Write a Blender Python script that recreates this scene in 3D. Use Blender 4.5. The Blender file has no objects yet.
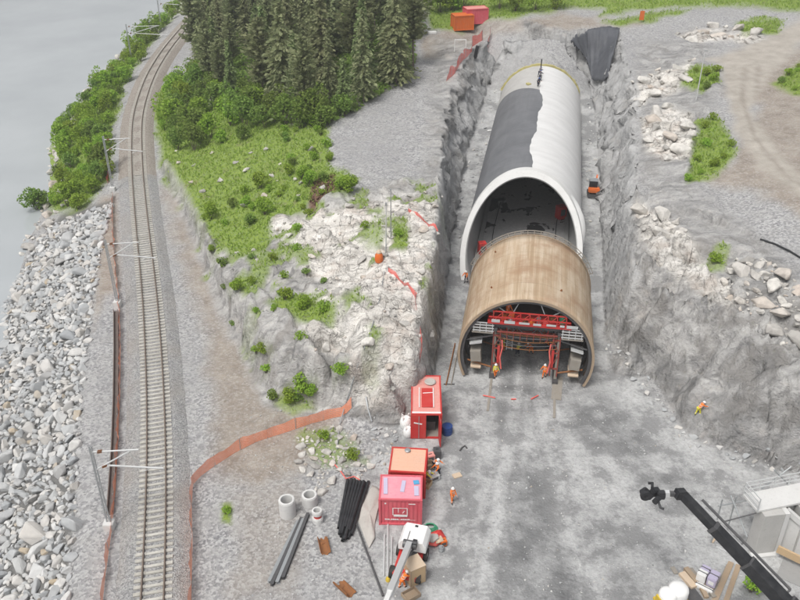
import bpy, bmesh, math, random
import numpy as np
from mathutils import Vector, Matrix
from mathutils.geometry import delaunay_2d_cdt

S = bpy.context.scene
COL = S.collection
R = math.radians
rng = np.random.default_rng(7)
random.seed(7)

# ------------------------------------------------------------------ camera, sky, sun, exposure
CAM_H, FPX, PITCH = 47.0, 850.0, 31.0
SP, CP = math.sin(R(PITCH)), math.cos(R(PITCH))
cam = bpy.data.cameras.new('camera')
cam.sensor_width = 36.0
cam.lens = FPX / 800 * 36
cam.clip_start, cam.clip_end = 0.5, 6000
cam_o = bpy.data.objects.new('camera', cam)
COL.objects.link(cam_o)
cam_o.location = (0, 0, CAM_H)
cam_o.rotation_euler = (R(90 - PITCH), 0, 0)
S.camera = cam_o

SUN_EL, SUN_AZ = 62.0, -142.0          # azimuth measured from +Y towards +X
w = bpy.data.worlds.new('World')
S.world = w
w.use_nodes = True
nt = w.node_tree
nt.nodes.clear()
sky = nt.nodes.new('ShaderNodeTexSky')
sky.sky_type = 'NISHITA'
sky.sun_disc = False
sky.sun_elevation = R(SUN_EL)
sky.sun_rotation = R(SUN_AZ)
sky.air_density = 1.0
sky.dust_density = 6.0
hs = nt.nodes.new('ShaderNodeHueSaturation')
hs.inputs['Saturation'].default_value = 0.22
bg = nt.nodes.new('ShaderNodeBackground')
bg.inputs['Strength'].default_value = 0.115
wo = nt.nodes.new('ShaderNodeOutputWorld')
nt.links.new(sky.outputs[0], hs.inputs['Color'])
nt.links.new(hs.outputs[0], bg.inputs['Color'])
nt.links.new(bg.outputs[0], wo.inputs['Surface'])

sl = bpy.data.lights.new('sun', 'SUN')
sl.energy = 1.5
sl.angle = R(16)
sl.color = (1.0, 0.965, 0.91)
so = bpy.data.objects.new('sun', sl)
COL.objects.link(so)
sd = Vector((math.sin(R(SUN_AZ)) * math.cos(R(SUN_EL)), math.cos(R(SUN_AZ)) * math.cos(R(SUN_EL)), math.sin(R(SUN_EL))))
so.rotation_euler = sd.to_track_quat('Z', 'Y').to_euler()

S.view_settings.view_transform = 'Standard'
S.view_settings.look = 'None'
S.view_settings.exposure = 0.36
S.view_settings.gamma = 1.0
S.view_settings.use_curve_mapping = False
S.cycles.max_bounces = 5
S.cycles.diffuse_bounces = 3
S.cycles.glossy_bounces = 2
S.cycles.transparent_max_bounces = 4

# ------------------------------------------------------------------ where things stand
def P(px, py, z=0.0):
    """ground point of height z on the sight line of a spot in the survey photograph"""
    v = (py - 300) / FPX
    D = (CAM_H - z) / (SP + v * CP)
    return np.array(((px - 400) / FPX * D, D * (CP - v * SP), z))

def proj(x, y, z):
    D = y * CP + (CAM_H - z) * SP
    return 400 + FPX * x / D, 300 + FPX * ((CAM_H - z) * CP - y * SP) / D

# ------------------------------------------------------------------ noise
def _h(ix, iy, s):
    n = (ix.astype(np.int64) * 374761393 + iy.astype(np.int64) * 668265263 + s * 1442695041) & 0xFFFFFFFF
    n = ((n ^ (n >> 13)) * 1274126177) & 0xFFFFFFFF
    n = ((n ^ (n >> 16)) * 2246822519) & 0xFFFFFFFF
    return ((n ^ (n >> 15)) & 0xFFFFFF) / float(0xFFFFFF)

def vnoise(x, y, s=0):
    ix, iy = np.floor(x), np.floor(y)
    fx, fy = x - ix, y - iy
    fx, fy = fx * fx * (3 - 2 * fx), fy * fy * (3 - 2 * fy)
    a, b = _h(ix, iy, s), _h(ix + 1, iy, s)
    c, d = _h(ix, iy + 1, s), _h(ix + 1, iy + 1, s)
    return (a * (1 - fx) + b * fx) * (1 - fy) + (c * (1 - fx) + d * fx) * fy

def fbm(x, y, s=0, o=4):
    t, a, n = 0, 0.5, 0
    for k in range(o):
        t = t + a * vnoise(x * 2 ** k + 17.3 * k, y * 2 ** k - 9.1 * k, s + k)
        n += a
        a *= 0.5
    return t / n - 0.5

def facets(x, y, s=0, tilt=1.0):
    """broken-rock relief: jittered cells, each a tilted plane; returns height and gap distance"""
    ix, iy = np.floor(x), np.floor(y)
    best = np.full(x.shape, 9.0)
    sec = np.full(x.shape, 9.0)
    hh = np.zeros(x.shape)
    for dx in (-1, 0, 1):
        for dy in (-1, 0, 1):
            cx, cy = ix + dx, iy + dy
            sx = cx + 0.1 + 0.8 * _h(cx, cy, s)
            sy = cy + 0.1 + 0.8 * _h(cx, cy, s + 1)
            rx, ry = x - sx, y - sy
            d = np.abs(rx) * 0.5 + np.abs(ry) * 0.5 + 0.6 * np.sqrt(rx * rx + ry * ry)
            h = (_h(cx, cy, s + 2) - 0.5) + tilt * ((_h(cx, cy, s + 3) - 0.5) * rx + (_h(cx, cy, s + 4) - 0.5) * ry)
            m = d < best
            sec = np.where(m, best, np.minimum(sec, d))
            hh = np.where(m, h, hh)
            best = np.where(m, d, best)
    return hh, sec - best

# ------------------------------------------------------------------ terrain control lines (survey spot, height)
TRACK_PX = [(147, 700), (150.5, 640), (153.3, 600), (155.9, 525), (157.2, 450), (155.0, 375), (150.5, 300), (141.5, 220), (137, 170),
            (136.5, 120), (141.5, 100), (150.5, 75), (166, 50), (186, 26)]
TRACK = [P(a, b, 0)[:2] for a, b in TRACK_PX] + [np.array((-49.5, 225.)), np.array((-47., 262.)), np.array((-40., 310.)), np.array((-24., 370.))]

def resample(pts, step, zs=None):
    pts = np.array(pts, float)
    seg = np.linalg.norm(np.diff(pts[:, :2], axis=0), axis=1)
    t = np.concatenate(([0], np.cumsum(seg)))
    n = max(2, int(t[-1] / step) + 1)
    u = np.linspace(0, t[-1], n)
    return np.stack([np.interp(u, t, pts[:, k]) for k in range(pts.shape[1])], 1)

def smooth_line(pts, step, it=60):
    q = resample(pts, step)
    for _ in range(it):
        q[1:-1] = 0.25 * q[:-2] + 0.5 * q[1:-1] + 0.25 * q[2:]
    return q

TRK = smooth_line(TRACK, 1.0, 60)
TRK = resample(TRK, 0.6)
tt = np.gradient(TRK, axis=0)
tt /= np.linalg.norm(tt, axis=1)[:, None]
TNR = np.stack([tt[:, 1], -tt[:, 0]], 1)           # towards the hill side

def offset_track(d):
    return TRK + TNR * d

BT = [(70, 700), (80, 640), (86, 520), (84, 440), (92, 350), (97, 290), (108, 222), (114, 196), (118, 165), (121, 130), (126, 100), (139, 72), (158, 48), (181, 25)]
SHORE = [(-150, 760), (-90, 680), (-55, 600), (-28, 450), (-6, 380), (7, 335), (6, 310), (18, 272), (28, 240), (48, 200), (50, 170), (46, 145), (50, 130), (68, 108), (92, 82), (113, 58), (145, 28), (175, 6)]
WATER_Z = -5.0

lines = []
def L(pts, step=1.5):
    lines.append(resample([P(*p) for p in pts], step))
def LW(pts, step=2.0):
    lines.append(resample(np.array(pts, float), step))

L([(a, b, -0.45) for a, b in BT])
L([(a, b, WATER_Z - 0.05) for a, b in SHORE])
sh = np.array([P(a, b, WATER_Z) for a, b in SHORE])
LW(sh + np.array((-9, 5, -4.0)), 3)
bt = np.array([P(a, b, 0) for a, b in BT])
for d in (-3.2, 0, 3.2):
    q = offset_track(d)
    lines.append(np.column_stack([q, np.full(len(q), -0.4)])[::3])
# toe of the hill beside the railway
L([(158, 118, -.4), (160, 150, -.4), (164, 175, -.3), (178, 200, -.3), (200, 245, -.2), (210, 275, -.2), (222, 310, -.2), (250, 360, -.1), (268, 404, 0), (300, 419, 0), (345, 414, .2), (362, 421, .3), (388, 424, 0)])
L([(285, 424, 0), (300, 430, 0), (345, 425, .1), (362, 434, .1), (388, 434, 0), (404, 432, 0)])
LW([(0.4, 57.4, 0), (1.7, 58.4, 0), (2.4, 60.5, 0), (3.2, 67.5, 0), (4.5, 77.8, .2), (5.4, 88.4, .9), (7.0, 100, 1.6)] + [tuple(P(*q)) for q in ((467, 150, 2.5), (487, 88, 5), (497, 75, 5.5))], 1.2)
q = offset_track(5.0)
m = (q[:, 1] > 128)
lines.append(np.column_stack([q, np.full(len(q), -0.3)])[m][::3])
# rim of the hill
L([(166, 160, 1.2), (182, 186, 1.8), (206, 232, 2.4), (218, 262, 2.9), (236, 292, 3.4), (262, 330, 3.6), (283, 348, 4.0)])
L([(304, 330, 5.2), (312, 352, 5.4), (338, 352, 5.6), (352, 362, 5.0), (353, 378, 3.2), (372, 394, 2.2), (388, 396, 2.0), (400, 384, 2.8), (410, 362, 4.8), (417, 345, 6.2), (428, 290, 7.3), (438, 235, 8), (441, 190, 8.3), (442, 150, 8.5), (446, 105, 8.7), (462, 70, 9.8),
   (472, 50, 11), (487, 39, 12), (520, 34, 12.5), (560, 33, 12.5), (590, 31, 12.5), (620, 33, 12.6), (629, 70, 12), (635, 110, 10.5), (635, 150, 9.5), (633, 190, 8.6), (631, 235, 7.8), (637, 270, 7.2)])
L([(292, 385, 1.4), (300, 402, 1.0), (312, 400, 1.0)])
L([(330, 398, .9), (336, 385, 2.2), (335, 372, 2.6)])
# hill top
for p in [(340, 300, 6.6), (300, 300, 5.2), (270, 300, 4.4), (400, 250, 8), (370, 290, 7.4), (400, 320, 7), (370, 340, 6.4), (385, 362, 5.8), (300, 230, 6), (260, 250, 4.9), (340, 200, 8), (390, 200, 8.3),
          (210, 200, 2.6), (230, 160, 4.2), (190, 140, 1.8), (300, 140, 7.4), (270, 190, 5.6), (330, 140, 8.2), (345, 175, 8.4), (340, 110, 8.6), (380, 80, 9.2), (420, 60, 9.8), (400, 150, 8.5), (420, 110, 8.8), (432, 38, 10.4), (450, 24, 11), (180, 95, 1.0),
          (205, 80, 2.5), (260, 110, 5.5), (250, 60, 7), (300, 100, 7.6), (350, 60, 9.5), (205, 120, 2.6)]:
    lines.append(np.array([P(*p)]))
# end of the cutting, wall foot
L([(497, 75, 5.5), (585, 75, 5.5), (593, 92, 5), (599, 150, 2.5), (605, 260, 0), (608, 340, 0), (625, 353, 0), (645, 370, 0), (668, 396, 0), (690, 437, 0), (740, 455, 0), (800, 474, 0), (900, 500, 0), (1050, 540, 0)])
# plateau and the long rock slope
for p in [(660, 60, 12.2), (700, 60, 12.2), (660, 130, 10.8), (700, 130, 11), (655, 190, 9.6), (700, 190, 10), (750, 200, 10.6), (800, 200, 11.5), (655, 230, 8.6), (700, 250, 9), (760, 260, 9.5), (800, 290, 9.6), (680, 275, 8.2), (720, 300, 8),
          (760, 325, 8.2), (800, 350, 8.2), (670, 300, 6.6), (650, 315, 5), (690, 330, 5.6), (720, 345, 5.4), (740, 372, 4.8), (780, 395, 5.2), (830, 410, 6), (690, 392, 2.4), (740, 420, 2.6), (790, 440, 2.8), (640, 345, 2.6), (670, 365, 2.2),
          (760, 130, 12), (800, 100, 12.5), (750, 60, 12.8), (700, 20, 13.4), (640, 20, 13), (590, 18, 13.2), (520, 18, 13), (470, 20, 11.5), (560, 2, 14), (480, 5, 12.3), (430, 8, 11.4), (760, 10, 14), (860, 330, 9.5), (900, 380, 9), (950, 420, 8.5), (880, 200, 12)]:
    lines.append(np.array([P(*p)]))
# inside of the cutting and the yard
for x in np.arange(8, 24, 3.0):
    for y in np.arange(40, 84, 4.0):
        if x < 14 + (y - 40) * 0.12 + 4 - (6 if y < 52 else 0) and x > 6:
            lines.append(np.array([(x, y, 0.)]))
# the land further out
for p in [(60, 60, 11), (90, 60, 14), (140, 60, 20), (110, 140, 17), (75, 165, 15.5), (40, 166, 15), (0, 168, 14.5), (-14, 160, 11), (120, 250, 34), (0, 230, 21), (-20, 210, 14), (60, 220, 24), (-35, 168, 3.5), (-36, 190, 4), (-36, 215, 4), (-20, 185, 11),
          (-28, 260, 14), (0, 300, 30), (0, 40, 0), (-8, 45, -.1), (-10, 38, -.1), (6, 36, 0), (20, 36, 0), (40, 36, 0), (60, 40, 0), (-30, 20, -.4), (-10, 20, 0), (10, 20, 0), (40, 20, 0), (80, 30, 2), (80, 20, 2), (-55, 20, -9), (-60, -30, -9), (-28, -30, -.5), (0, -30, 0),
          (80, -30, 3), (-120, 0, -12), (-120, 100, -12), (-150, 260, -12), (-75, 260, -9), (-65, 240, -5), (-56, 250, -1), (-70, 320, -9), (-55, 310, -2), (-30, 330, 10), (-400, -50, -14), (-400, 600, -14), (-60, 420, -8), (-200, 600, -14), (0, 600, 70), (300, 600, 120), (400, -50, 30), (400, 300, 80), (150, -50, 8)]:
    lines.append(np.array([p], float))

pts = np.concatenate(lines)
key = np.round(pts[:, :2] / 0.25).astype(int)
_, ui = np.unique(key, axis=0, return_index=True)
pts = pts[ui]
dv, _, df, _, _, _ = delaunay_2d_cdt([Vector((p[0], p[1])) for p in pts], [], [], 0, 1e-5)
dvn = np.array([(v.x, v.y) for v in dv])
dz = np.array([pts[np.argmin((pts[:, 0] - a) ** 2 + (pts[:, 1] - b) ** 2), 2] for a, b in dvn])

def axis_grid(a0, a1, steps):
    out = [a0]
    while out[-1] < a1:
        s = steps[-1][1]
        for lim, st in steps:
            if out[-1] < lim:
                s = st
                break
        out.append(out[-1] + s)
    return np.array(out)

GX = axis_grid(-400, 400, [(-140, 20), (-60, 4), (-40, 0.7), (-24, 0.4), (-14, 0.3), (36, 0.23), (46, 0.35), (66, 0.8), (110, 3), (999, 15)])
GY = axis_grid(-50, 600, [(10, 6), (34, 1.0), (100, 0.25), (142, 0.34), (168, 0.6), (220, 1.6), (300, 5), (999, 16)])
NX, NY = len(GX), len(GY)
XX, YY = np.meshgrid(GX, GY, indexing='ij')
ZZ = np.full(XX.shape, -12.0)
for f in df:
    for k in range(1, len(f) - 1):
        ia, ib, ic = f[0], f[k], f[k + 1]
        a, b, c = dvn[ia], dvn[ib], dvn[ic]
        i0, i1 = np.searchsorted(GX, (min(a[0], b[0], c[0]), max(a[0], b[0], c[0]) + 1e-9))
        j0, j1 = np.searchsorted(GY, (min(a[1], b[1], c[1]), max(a[1], b[1], c[1]) + 1e-9))
        if i1 <= i0 or j1 <= j0:
            continue
        x, y = XX[i0:i1, j0:j1], YY[i0:i1, j0:j1]
        den = (b[1] - c[1]) * (a[0] - c[0]) + (c[0] - b[0]) * (a[1] - c[1])
        if abs(den) < 1e-12:
            continue
        l0 = ((b[1] - c[1]) * (x - c[0]) + (c[0] - b[0]) * (y - c[1])) / den
        l1 = ((c[1] - a[1]) * (x - c[0]) + (a[0] - c[0]) * (y - c[1])) / den
        l2 = 1 - l0 - l1
        ok = (l0 > -1e-6) & (l1 > -1e-6) & (l2 > -1e-6)
        z = l0 * dz[ia] + l1 * dz[ib] + l2 * dz[ic]
        ZZ[i0:i1, j0:j1] = np.where(ok, z, ZZ[i0:i1, j0:j1])

def blur(a, n):
    for _ in range(n):
        b = np.pad(a, 1, mode='edge')
        a = (b[:-2, 1:-1] + b[2:, 1:-1] + b[1:-1, :-2] + b[1:-1, 2:] + 2 * b[1:-1, 1:-1]) / 6
    return a

ZZ = blur(ZZ, 2)
PX, PY = proj(XX, YY, ZZ)

# ------------------------------------------------------------------ ground cover zones
def zone(poly, soft=4.0, wob=5.0, seed=0, ws=0.35):
    """soft mask of a surveyed outline with a ragged edge"""
    poly = np.array(poly, float)
    bx0, by0 = poly.min(0) - 40
    bx1, by1 = poly.max(0) + 40
    sel = (PX > bx0) & (PX < bx1) & (PY > by0) & (PY < by1) & (YY > 20) & (YY < 330)
    x, y = PX[sel], PY[sel]
    inside = np.zeros(x.shape, bool)
    dist = np.full(x.shape, 1e9)
    for i in range(len(poly)):
        a, b = poly[i], poly[(i + 1) % len(poly)]
        c = ((a[1] > y) != (b[1] > y)) & (x < (b[0] - a[0]) * (y - a[1]) / (b[1] - a[1] + 1e-12) + a[0])
        inside ^= c
        e = b - a
        t = np.clip(((x - a[0]) * e[0] + (y - a[1]) * e[1]) / (e @ e), 0, 1)
        dist = np.minimum(dist, np.hypot(x - a[0] - t * e[0], y - a[1] - t * e[1]))
    s = np.where(inside, dist, -dist) + wob * 2 * fbm(XX[sel] * ws, YY[sel] * ws, 40 + seed, 4)
    out = np.zeros(XX.shape)
    out[sel] = np.clip(0.5 + s / (2 * soft), 0, 1)
    return out

def zmax(*a):
    r = a[0]
    for b in a[1:]:
        r = np.maximum(r, b)
    return r

hill = zone([(160, 140), (185, 110), (215, 130), (330, 190), (443, 178), (446, 225), (426, 350), (408, 400), (385, 422), (345, 414), (300, 419), (266, 404), (220, 312), (203, 270), (176, 205)], 4, 6, 1)
slope_r = zone([(632, 190), (660, 215), (700, 255), (740, 300), (800, 340), (830, 360), (830, 480), (740, 455), (690, 436), (662, 392), (625, 354), (607, 342), (606, 262), (628, 240)], 3, 4, 2)
pale_r = zmax(zone([(628, 88), (645, 80), (692, 62), (690, 80), (668, 95), (640, 105), (632, 118)], 3, 4, 3),
              zone([(640, 120), (668, 108), (692, 115), (694, 160), (668, 165), (645, 158)], 3, 5, 4),
              zone([(676, 34), (700, 29), (745, 30), (775, 38), (740, 44), (690, 41)], 2, 3, 5),
              zone([(636, 200), (668, 215), (690, 240), (684, 250), (655, 222), (636, 215)], 3, 4, 6))
pale_r = zmax(pale_r, .75 * zone([(640, 214), (668, 226), (700, 256), (742, 300), (728, 312), (690, 286), (655, 262), (640, 244)], 4, 7, 54))
pale_hill = zmax(zone([(300, 322), (352, 326), (420, 330), (412, 372), (396, 396), (372, 412), (350, 396), (350, 362), (312, 352)], 4, 4, 57),
                 zone([(262, 225), (300, 212), (345, 200), (436, 195), (438, 240), (424, 345), (406, 392), (385, 415), (352, 395), (352, 352), (310, 330), (290, 300), (330, 285), (290, 255)], 6, 10, 7))
pit = zone([(440, 165), (478, 60), (486, 38), (622, 32), (640, 100), (640, 150), (634, 195), (632, 250), (640, 275), (612, 345), (596, 250), (590, 90), (500, 85), (455, 250), (410, 400), (426, 330)], 2, 3, 8)
grass = zmax(zone([(153, 95), (175, 78), (200, 82), (215, 100), (262, 115), (328, 128), (333, 165), (356, 182), (353, 196), (318, 198), (303, 215), (272, 222), (266, 252), (240, 258), (205, 237), (186, 205), (163, 182), (157, 150)], 4, 9, 10),
             zone([(195, -10), (150, 45), (126, 75), (119, 110), (109, 135), (108, 180), (85, 208), (52, 215), (44, 170), (56, 130), (95, 92), (130, 55), (165, 18), (175, -10)], 3, 5, 11),
             zone([(683, 72), (698, 64), (718, 68), (719, 84), (702, 94), (682, 84)], 2, 3, 12), zone([(698, 120), (716, 117), (736, 150), (718, 176), (688, 182), (694, 150)], 3, 6, 13),
             zone([(772, 85), (802, 62), (830, 62), (830, 100), (790, 94)], 2, 4, 14), zone([(640, -40), (900, -40), (900, 14), (790, 11), (750, 6), (690, 6), (640, 12), (600, 16)], 3, 4, 15),
             zone([(735, 22), (760, 18), (782, 22), (776, 34), (742, 33)], 2, 3, 16), zone([(410, -40), (640, -40), (640, 6), (560, 10), (520, 16), (478, 24), (462, 32), (432, 28), (428, 20)], 3, 4, 17),
             zone([(600, 22), (650, 12), (690, 10), (650, 22), (620, 26)], 2, 3, 18),
             zone([(224, 282), (250, 276), (256, 294), (236, 298)], 3, 4, 19), zone([(276, 403), (300, 382), (316, 378), (314, 408), (292, 414)], 3, 3, 20), zone([(262, 300), (285, 288), (335, 308), (330, 330), (290, 318)], 4, 6, 21),
             zone([(245, 350), (272, 344), (276, 356), (252, 362)], 2, 3, 22), zone([(332, 372), (348, 364), (348, 384), (336, 388)], 2, 2, 23), zone([(302, 436), (330, 432), (352, 440), (364, 462), (340, 470), (310, 455)], 5, 9, 24, .8) * .7,
             zone([(395, 225), (410, 228), (405, 250), (392, 246)], 2, 4, 25, .7), zone([(222, 502), (232, 502), (231, 524), (222, 522)], 2, 2, 26), zone([(360, 222), (385, 215), (380, 245), (362, 240)], 4, 8, 27, .8) * .7,
             zone([(718, 245), (728, 248), (724, 268), (700, 270), (708, 262)], 2, 4, 28) * .7)
forest = zone([(186, -60), (414, -60), (414, 74), (372, 100), (330, 126), (262, 112), (214, 98), (196, 72)], 4, 5, 30)
dirt = zmax(zone([(163, 190), (182, 196), (206, 262), (226, 320), (266, 404), (340, 412), (300, 470), (262, 486), (218, 478), (214, 420), (206, 340), (184, 262)], 10, 9, 31),
            zone([(100, 196), (118, 194), (119, 290), (104, 296), (94, 330), (96, 290)], 4, 3, 32),
            zone([(706, 180), (735, 160), (760, 105), (720, 95), (745, 70), (800, 50), (900, 60), (900, 260), (800, 215), (770, 196)], 6, 8, 33),
            zone([(420, 38), (480, 22), (560, 14), (640, 24), (560, 30), (490, 34), (450, 60), (425, 58)], 3, 5, 34), zone([(690, 420), (800, 440), (830, 480), (740, 452)], 6, 6, 35) * .5,
            zone([(640, 220), (720, 240), (740, 270), (690, 262)], 5, 8, 36) * .6, zone([(232, 490), (300, 470), (300, 600), (232, 600)], 10, 12, 37) * .5)
dirt = zmax(dirt, .75 * zone([(205, 262), (236, 288), (275, 330), (300, 352), (336, 356), (330, 400), (300, 416), (266, 402), (222, 312)], 6, 8, 53))
road = zone([(700, 60), (722, 66), (735, 130), (760, 170), (800, 196), (900, 240), (900, 215), (800, 172), (770, 140), (750, 110), (770, 75), (800, 45), (900, 10), (900, -10), (800, 20), (750, 42), (722, 56)], 4, 4, 38)
bank = zone([(112, 200), (105, 224), (93, 290), (85, 350), (74, 440), (73, 520), (56, 700), (-200, 800), (-200, 300), (0, 300), (30, 255), (60, 215), (90, 205)], 2, 2, 39)
block_r = zone([(735, 258), (760, 262), (800, 290), (830, 300), (830, 370), (795, 350), (750, 318), (720, 292)], 3, 5, 41)
wet_and_dark = zmax(zone([(500, 470), (530, 458), (550, 500), (572, 560), (590, 620), (505, 620), (492, 560), (515, 520)], 8, 14, 42, .5), zone([(562, 400), (600, 385), (640, 420), (652, 450), (600, 455), (570, 440)], 8, 14, 43, .6) * .8,
           zone([(640, 470), (690, 470), (700, 500), (640, 520)], 8, 14, 44, .6) * .6, zone([(478, 396), (540, 396), (530, 425), (490, 430)], 8, 12, 45, .6) * .5, zone([(580, 520), (660, 500), (690, 560), (620, 620)], 12, 18, 46, .5) * .5,
           zone([(500, 345), (516, 345), (512, 395), (502, 390)], 3, 4, 47), zone([(522, 345), (534, 345), (536, 398), (522, 396)], 3, 4, 48), zone([(578, 395), (620, 410), (660, 460), (640, 470), (590, 430)], 8, 14, 49, .8) * .6)
tracks = np.zeros(XX.shape)
def rut(pts_, wpx, seed):
    global tracks
    l = np.array(pts_, float)
    poly = np.concatenate([l - np.array((wpx, 0)), (l + np.array((wpx, 0)))[::-1]])
    tracks = np.maximum(tracks, zone(poly, 1.6, 1.6, seed, .8))
for i_, (dx_, q_) in enumerate(((0, 0), (19, 1))):
    rut([(506 + dx_, 385), (500 + dx_, 440), (490 + dx_, 500), (478 + dx_ * 1.2, 560), (468 + dx_ * 1.3, 640)], 3.0, 70 + i_)
    rut([(528 + dx_, 390), (540 + dx_, 440), (552 + dx_, 500), (560 + dx_ * 1.2, 560), (566 + dx_ * 1.3, 640)], 3.0, 74 + i_)
    rut([(545 + dx_, 392), (585 + dx_, 430), (630 + dx_ * 1.2, 470), (690 + dx_ * 1.3, 510), (760 + dx_ * 1.3, 545)], 3.0, 78 + i_)
    rut([(745 + dx_ * .7, 66), (742 + dx_ * .8, 100), (756 + dx_, 140), (785 + dx_ * 1.4, 175), (850 + dx_ * 1.6, 215)], 2.2, 82 + i_)
    rut([(455 + dx_, 400), (445 + dx_, 450), (450 + dx_, 520), (462 + dx_, 620)], 2.5, 86 + i_)
rocky = zmax(zone([(636, 40), (700, 30), (720, 60), (700, 190), (760, 240), (800, 270), (830, 300), (830, 350), (740, 320), (690, 260), (640, 200), (636, 120)], 10, 14, 90, .15),
             zone([(436, 40), (470, 40), (470, 140), (442, 200), (418, 190), (430, 110)], 8, 8, 91))
duff = zone([(312, 180), (332, 176), (336, 190), (322, 200), (316, 214), (308, 210)], 2, 3, 50)
tarp_dark = zone([(570, 40), (592, 30), (618, 30), (622, 36), (606, 82), (592, 82)], 1.5, 2, 51)
damp_rock = zmax(.6 * zone([(608, 342), (625, 320), (664, 344), (700, 382), (745, 412), (800, 430), (830, 440), (830, 482), (740, 456), (690, 438), (660, 392)], 6, 12, 55, .6), .8 * zone([(755, 356), (780, 352), (772, 392), (752, 388)], 3, 5, 56))  # darker rock along the slope foot and in one patch above
yard = zone([(395, 425), (425, 352), (440, 283), (470, 140), (490, 90), (598, 90), (606, 340), (690, 437), (800, 474), (1000, 540), (1000, 700), (395, 700), (380, 600), (372, 540), (362, 470)], 4, 4, 52)

tuft = hill * np.clip((fbm(XX * .42, YY * .42, 141, 4) - .11 + .09 * np.clip((300 - PX) / 50, 0, 1) * (PY > 240)) * 9, 0, .8)
grass = np.maximum(grass, tuft * (PY < 400))
gx_, gy_ = np.gradient(ZZ, GX, axis=0), np.gradient(ZZ, GY, axis=1)
steep = np.clip((np.hypot(gx_, gy_) - 0.55) / 0.8, 0, 1)
grass = np.clip(grass * (1 - 0.75 * steep * (1 - bank)), 0, 1)
rock = np.clip(zmax(rocky * .75 * (1 - grass) * (1 - road), hill * (1 - grass * 0.75), slope_r, pale_r, block_r, pit * steep, steep * (PX > 155) * (PX < 900)), 0, 1) * (1 - forest)

# relief
R1, g1 = facets((XX * .8 + YY * .6) * .25, (YY * .8 - XX * .6) * .16, 3, 1.7)
R2, g2 = facets((XX * .9 + YY * .4) * .72, (YY * .9 - XX * .4) * .46, 9, 1.6)
R3, g3 = facets(XX * 2.1, YY * 1.7, 21, 1.5)
near = np.clip((YY - 20) / 10, 0, 1) * np.clip((330 - YY) / 60, 0, 1)
amp = 0.42 + 0.22 * hill + 0.3 * slope_r + 0.15 * pit * steep
def slabs(ang, L_, s, warp=1.6):
    '''stepped bedrock: gentle ramps ending in small scarps'''
    u = (XX * math.cos(ang) + YY * math.sin(ang) + warp * 2 * fbm(XX * .16, YY * .16, s, 3)) / L_
    v_ = (-XX * math.sin(ang) + YY * math.cos(ang)) / (L_ * 2.2) + .7 * vnoise(np.floor(u) * 3.1, XX * 0, s + 3)
    i, fr = np.floor(u), u - np.floor(u)
    a = .35 + .9 * _h(i, np.floor(v_), s + 5)
    return a * (np.minimum(fr / .84, (1 - fr) / .16) - .5)
SL = slabs(2.5, 4.6, 201) * .95 + slabs(.7, 3.1, 207) * .5 + slabs(1.9, 1.5, 213) * .17
SR = facets(XX * .55 + YY * .1, YY * .33, 55, 1.9)[0] * 1.0 + facets(XX * 1.3, YY * .9 + XX * .3, 58, 1.8)[0] * .42 + slabs(.30, 3.4, 221, 2.2) * .8 + slabs(1.25, 2.2, 227, 2.0) * .45 + slabs(.1, 1.1, 229, 1.5) * .18
hs_ = hill * np.clip(pale_hill + .25, 0, 1)
ZR = hill * SL * 1.15 + slope_r * SR * 1.0 + (1 - .78 * hs_) * (1 - .62 * slope_r) * (R1 * 1.9 * amp + R2 * .7 * amp + R3 * .16 * amp) - 0.3 * np.clip(1 - g1 / .10, 0, 1) * hill * steep + fbm(XX * .12, YY * .12, 77, 3) * 1.2
lowfoot = np.clip((ZZ + 0.1) / 1.0, 0, 1)
ZZ = ZZ + near * rock * ZR * np.clip(lowfoot, 0.08, 1)
rough_g = np.where(yard > .5, .05, .16) + 0.25 * np.clip(hill + grass * .6 + block_r + forest, 0, 1) + .12 * (dirt * (PX > 600))
on_track = np.clip((np.min(np.abs(YY[..., None] - TRK[::40, 1][None, None, :]), -1) * 0), 0, 1)
tx = np.interp(YY, TRK[:, 1], TRK[:, 0])
flat_bench = np.clip((np.abs(XX - tx - 1) - 4.0) / 3, 0, 1)
ZZ = ZZ + near * rough_g * (fbm(XX * .5, YY * .5, 60, 4) * 1.3 + fbm(XX * 2.3, YY * 2.3, 66, 2) * .35) * np.maximum(flat_bench, .12)
farw = np.clip((YY - 190) / 100, 0, 1) * (ZZ > 2)
ZZ = ZZ + farw * fbm(XX * .02, YY * .02, 91, 4) * 14
ZZ = np.where(np.abs(XX - tx) < 3.2, np.minimum(ZZ, -0.33), ZZ)

# tunnel bore is kept clear
TA = np.array((9.75, 63.3))
TH = math.atan2(9.4, 52.0)
TD = np.array((math.sin(TH), math.cos(TH)))
TN = np.array((TD[1], -TD[0]))
def tun(cross, along, z=0.0):
    p = TA + TD * along + TN * cross
    return (p[0], p[1], z)
TC = (XX - TA[0]) * TN[0] + (YY - TA[1]) * TN[1]
TL = (XX - TA[0]) * TD[0] + (YY - TA[1]) * TD[1]
ZZ = np.where((np.abs(TC) < 6.12) & (TL > 18) & (TL < 73.2), np.minimum(ZZ, -0.06), ZZ)
ZZ = np.where((np.abs(TC) < 5.4) & (TL > -14) & (TL <= 19), np.clip(ZZ, -0.06, 0.04), ZZ)

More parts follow.
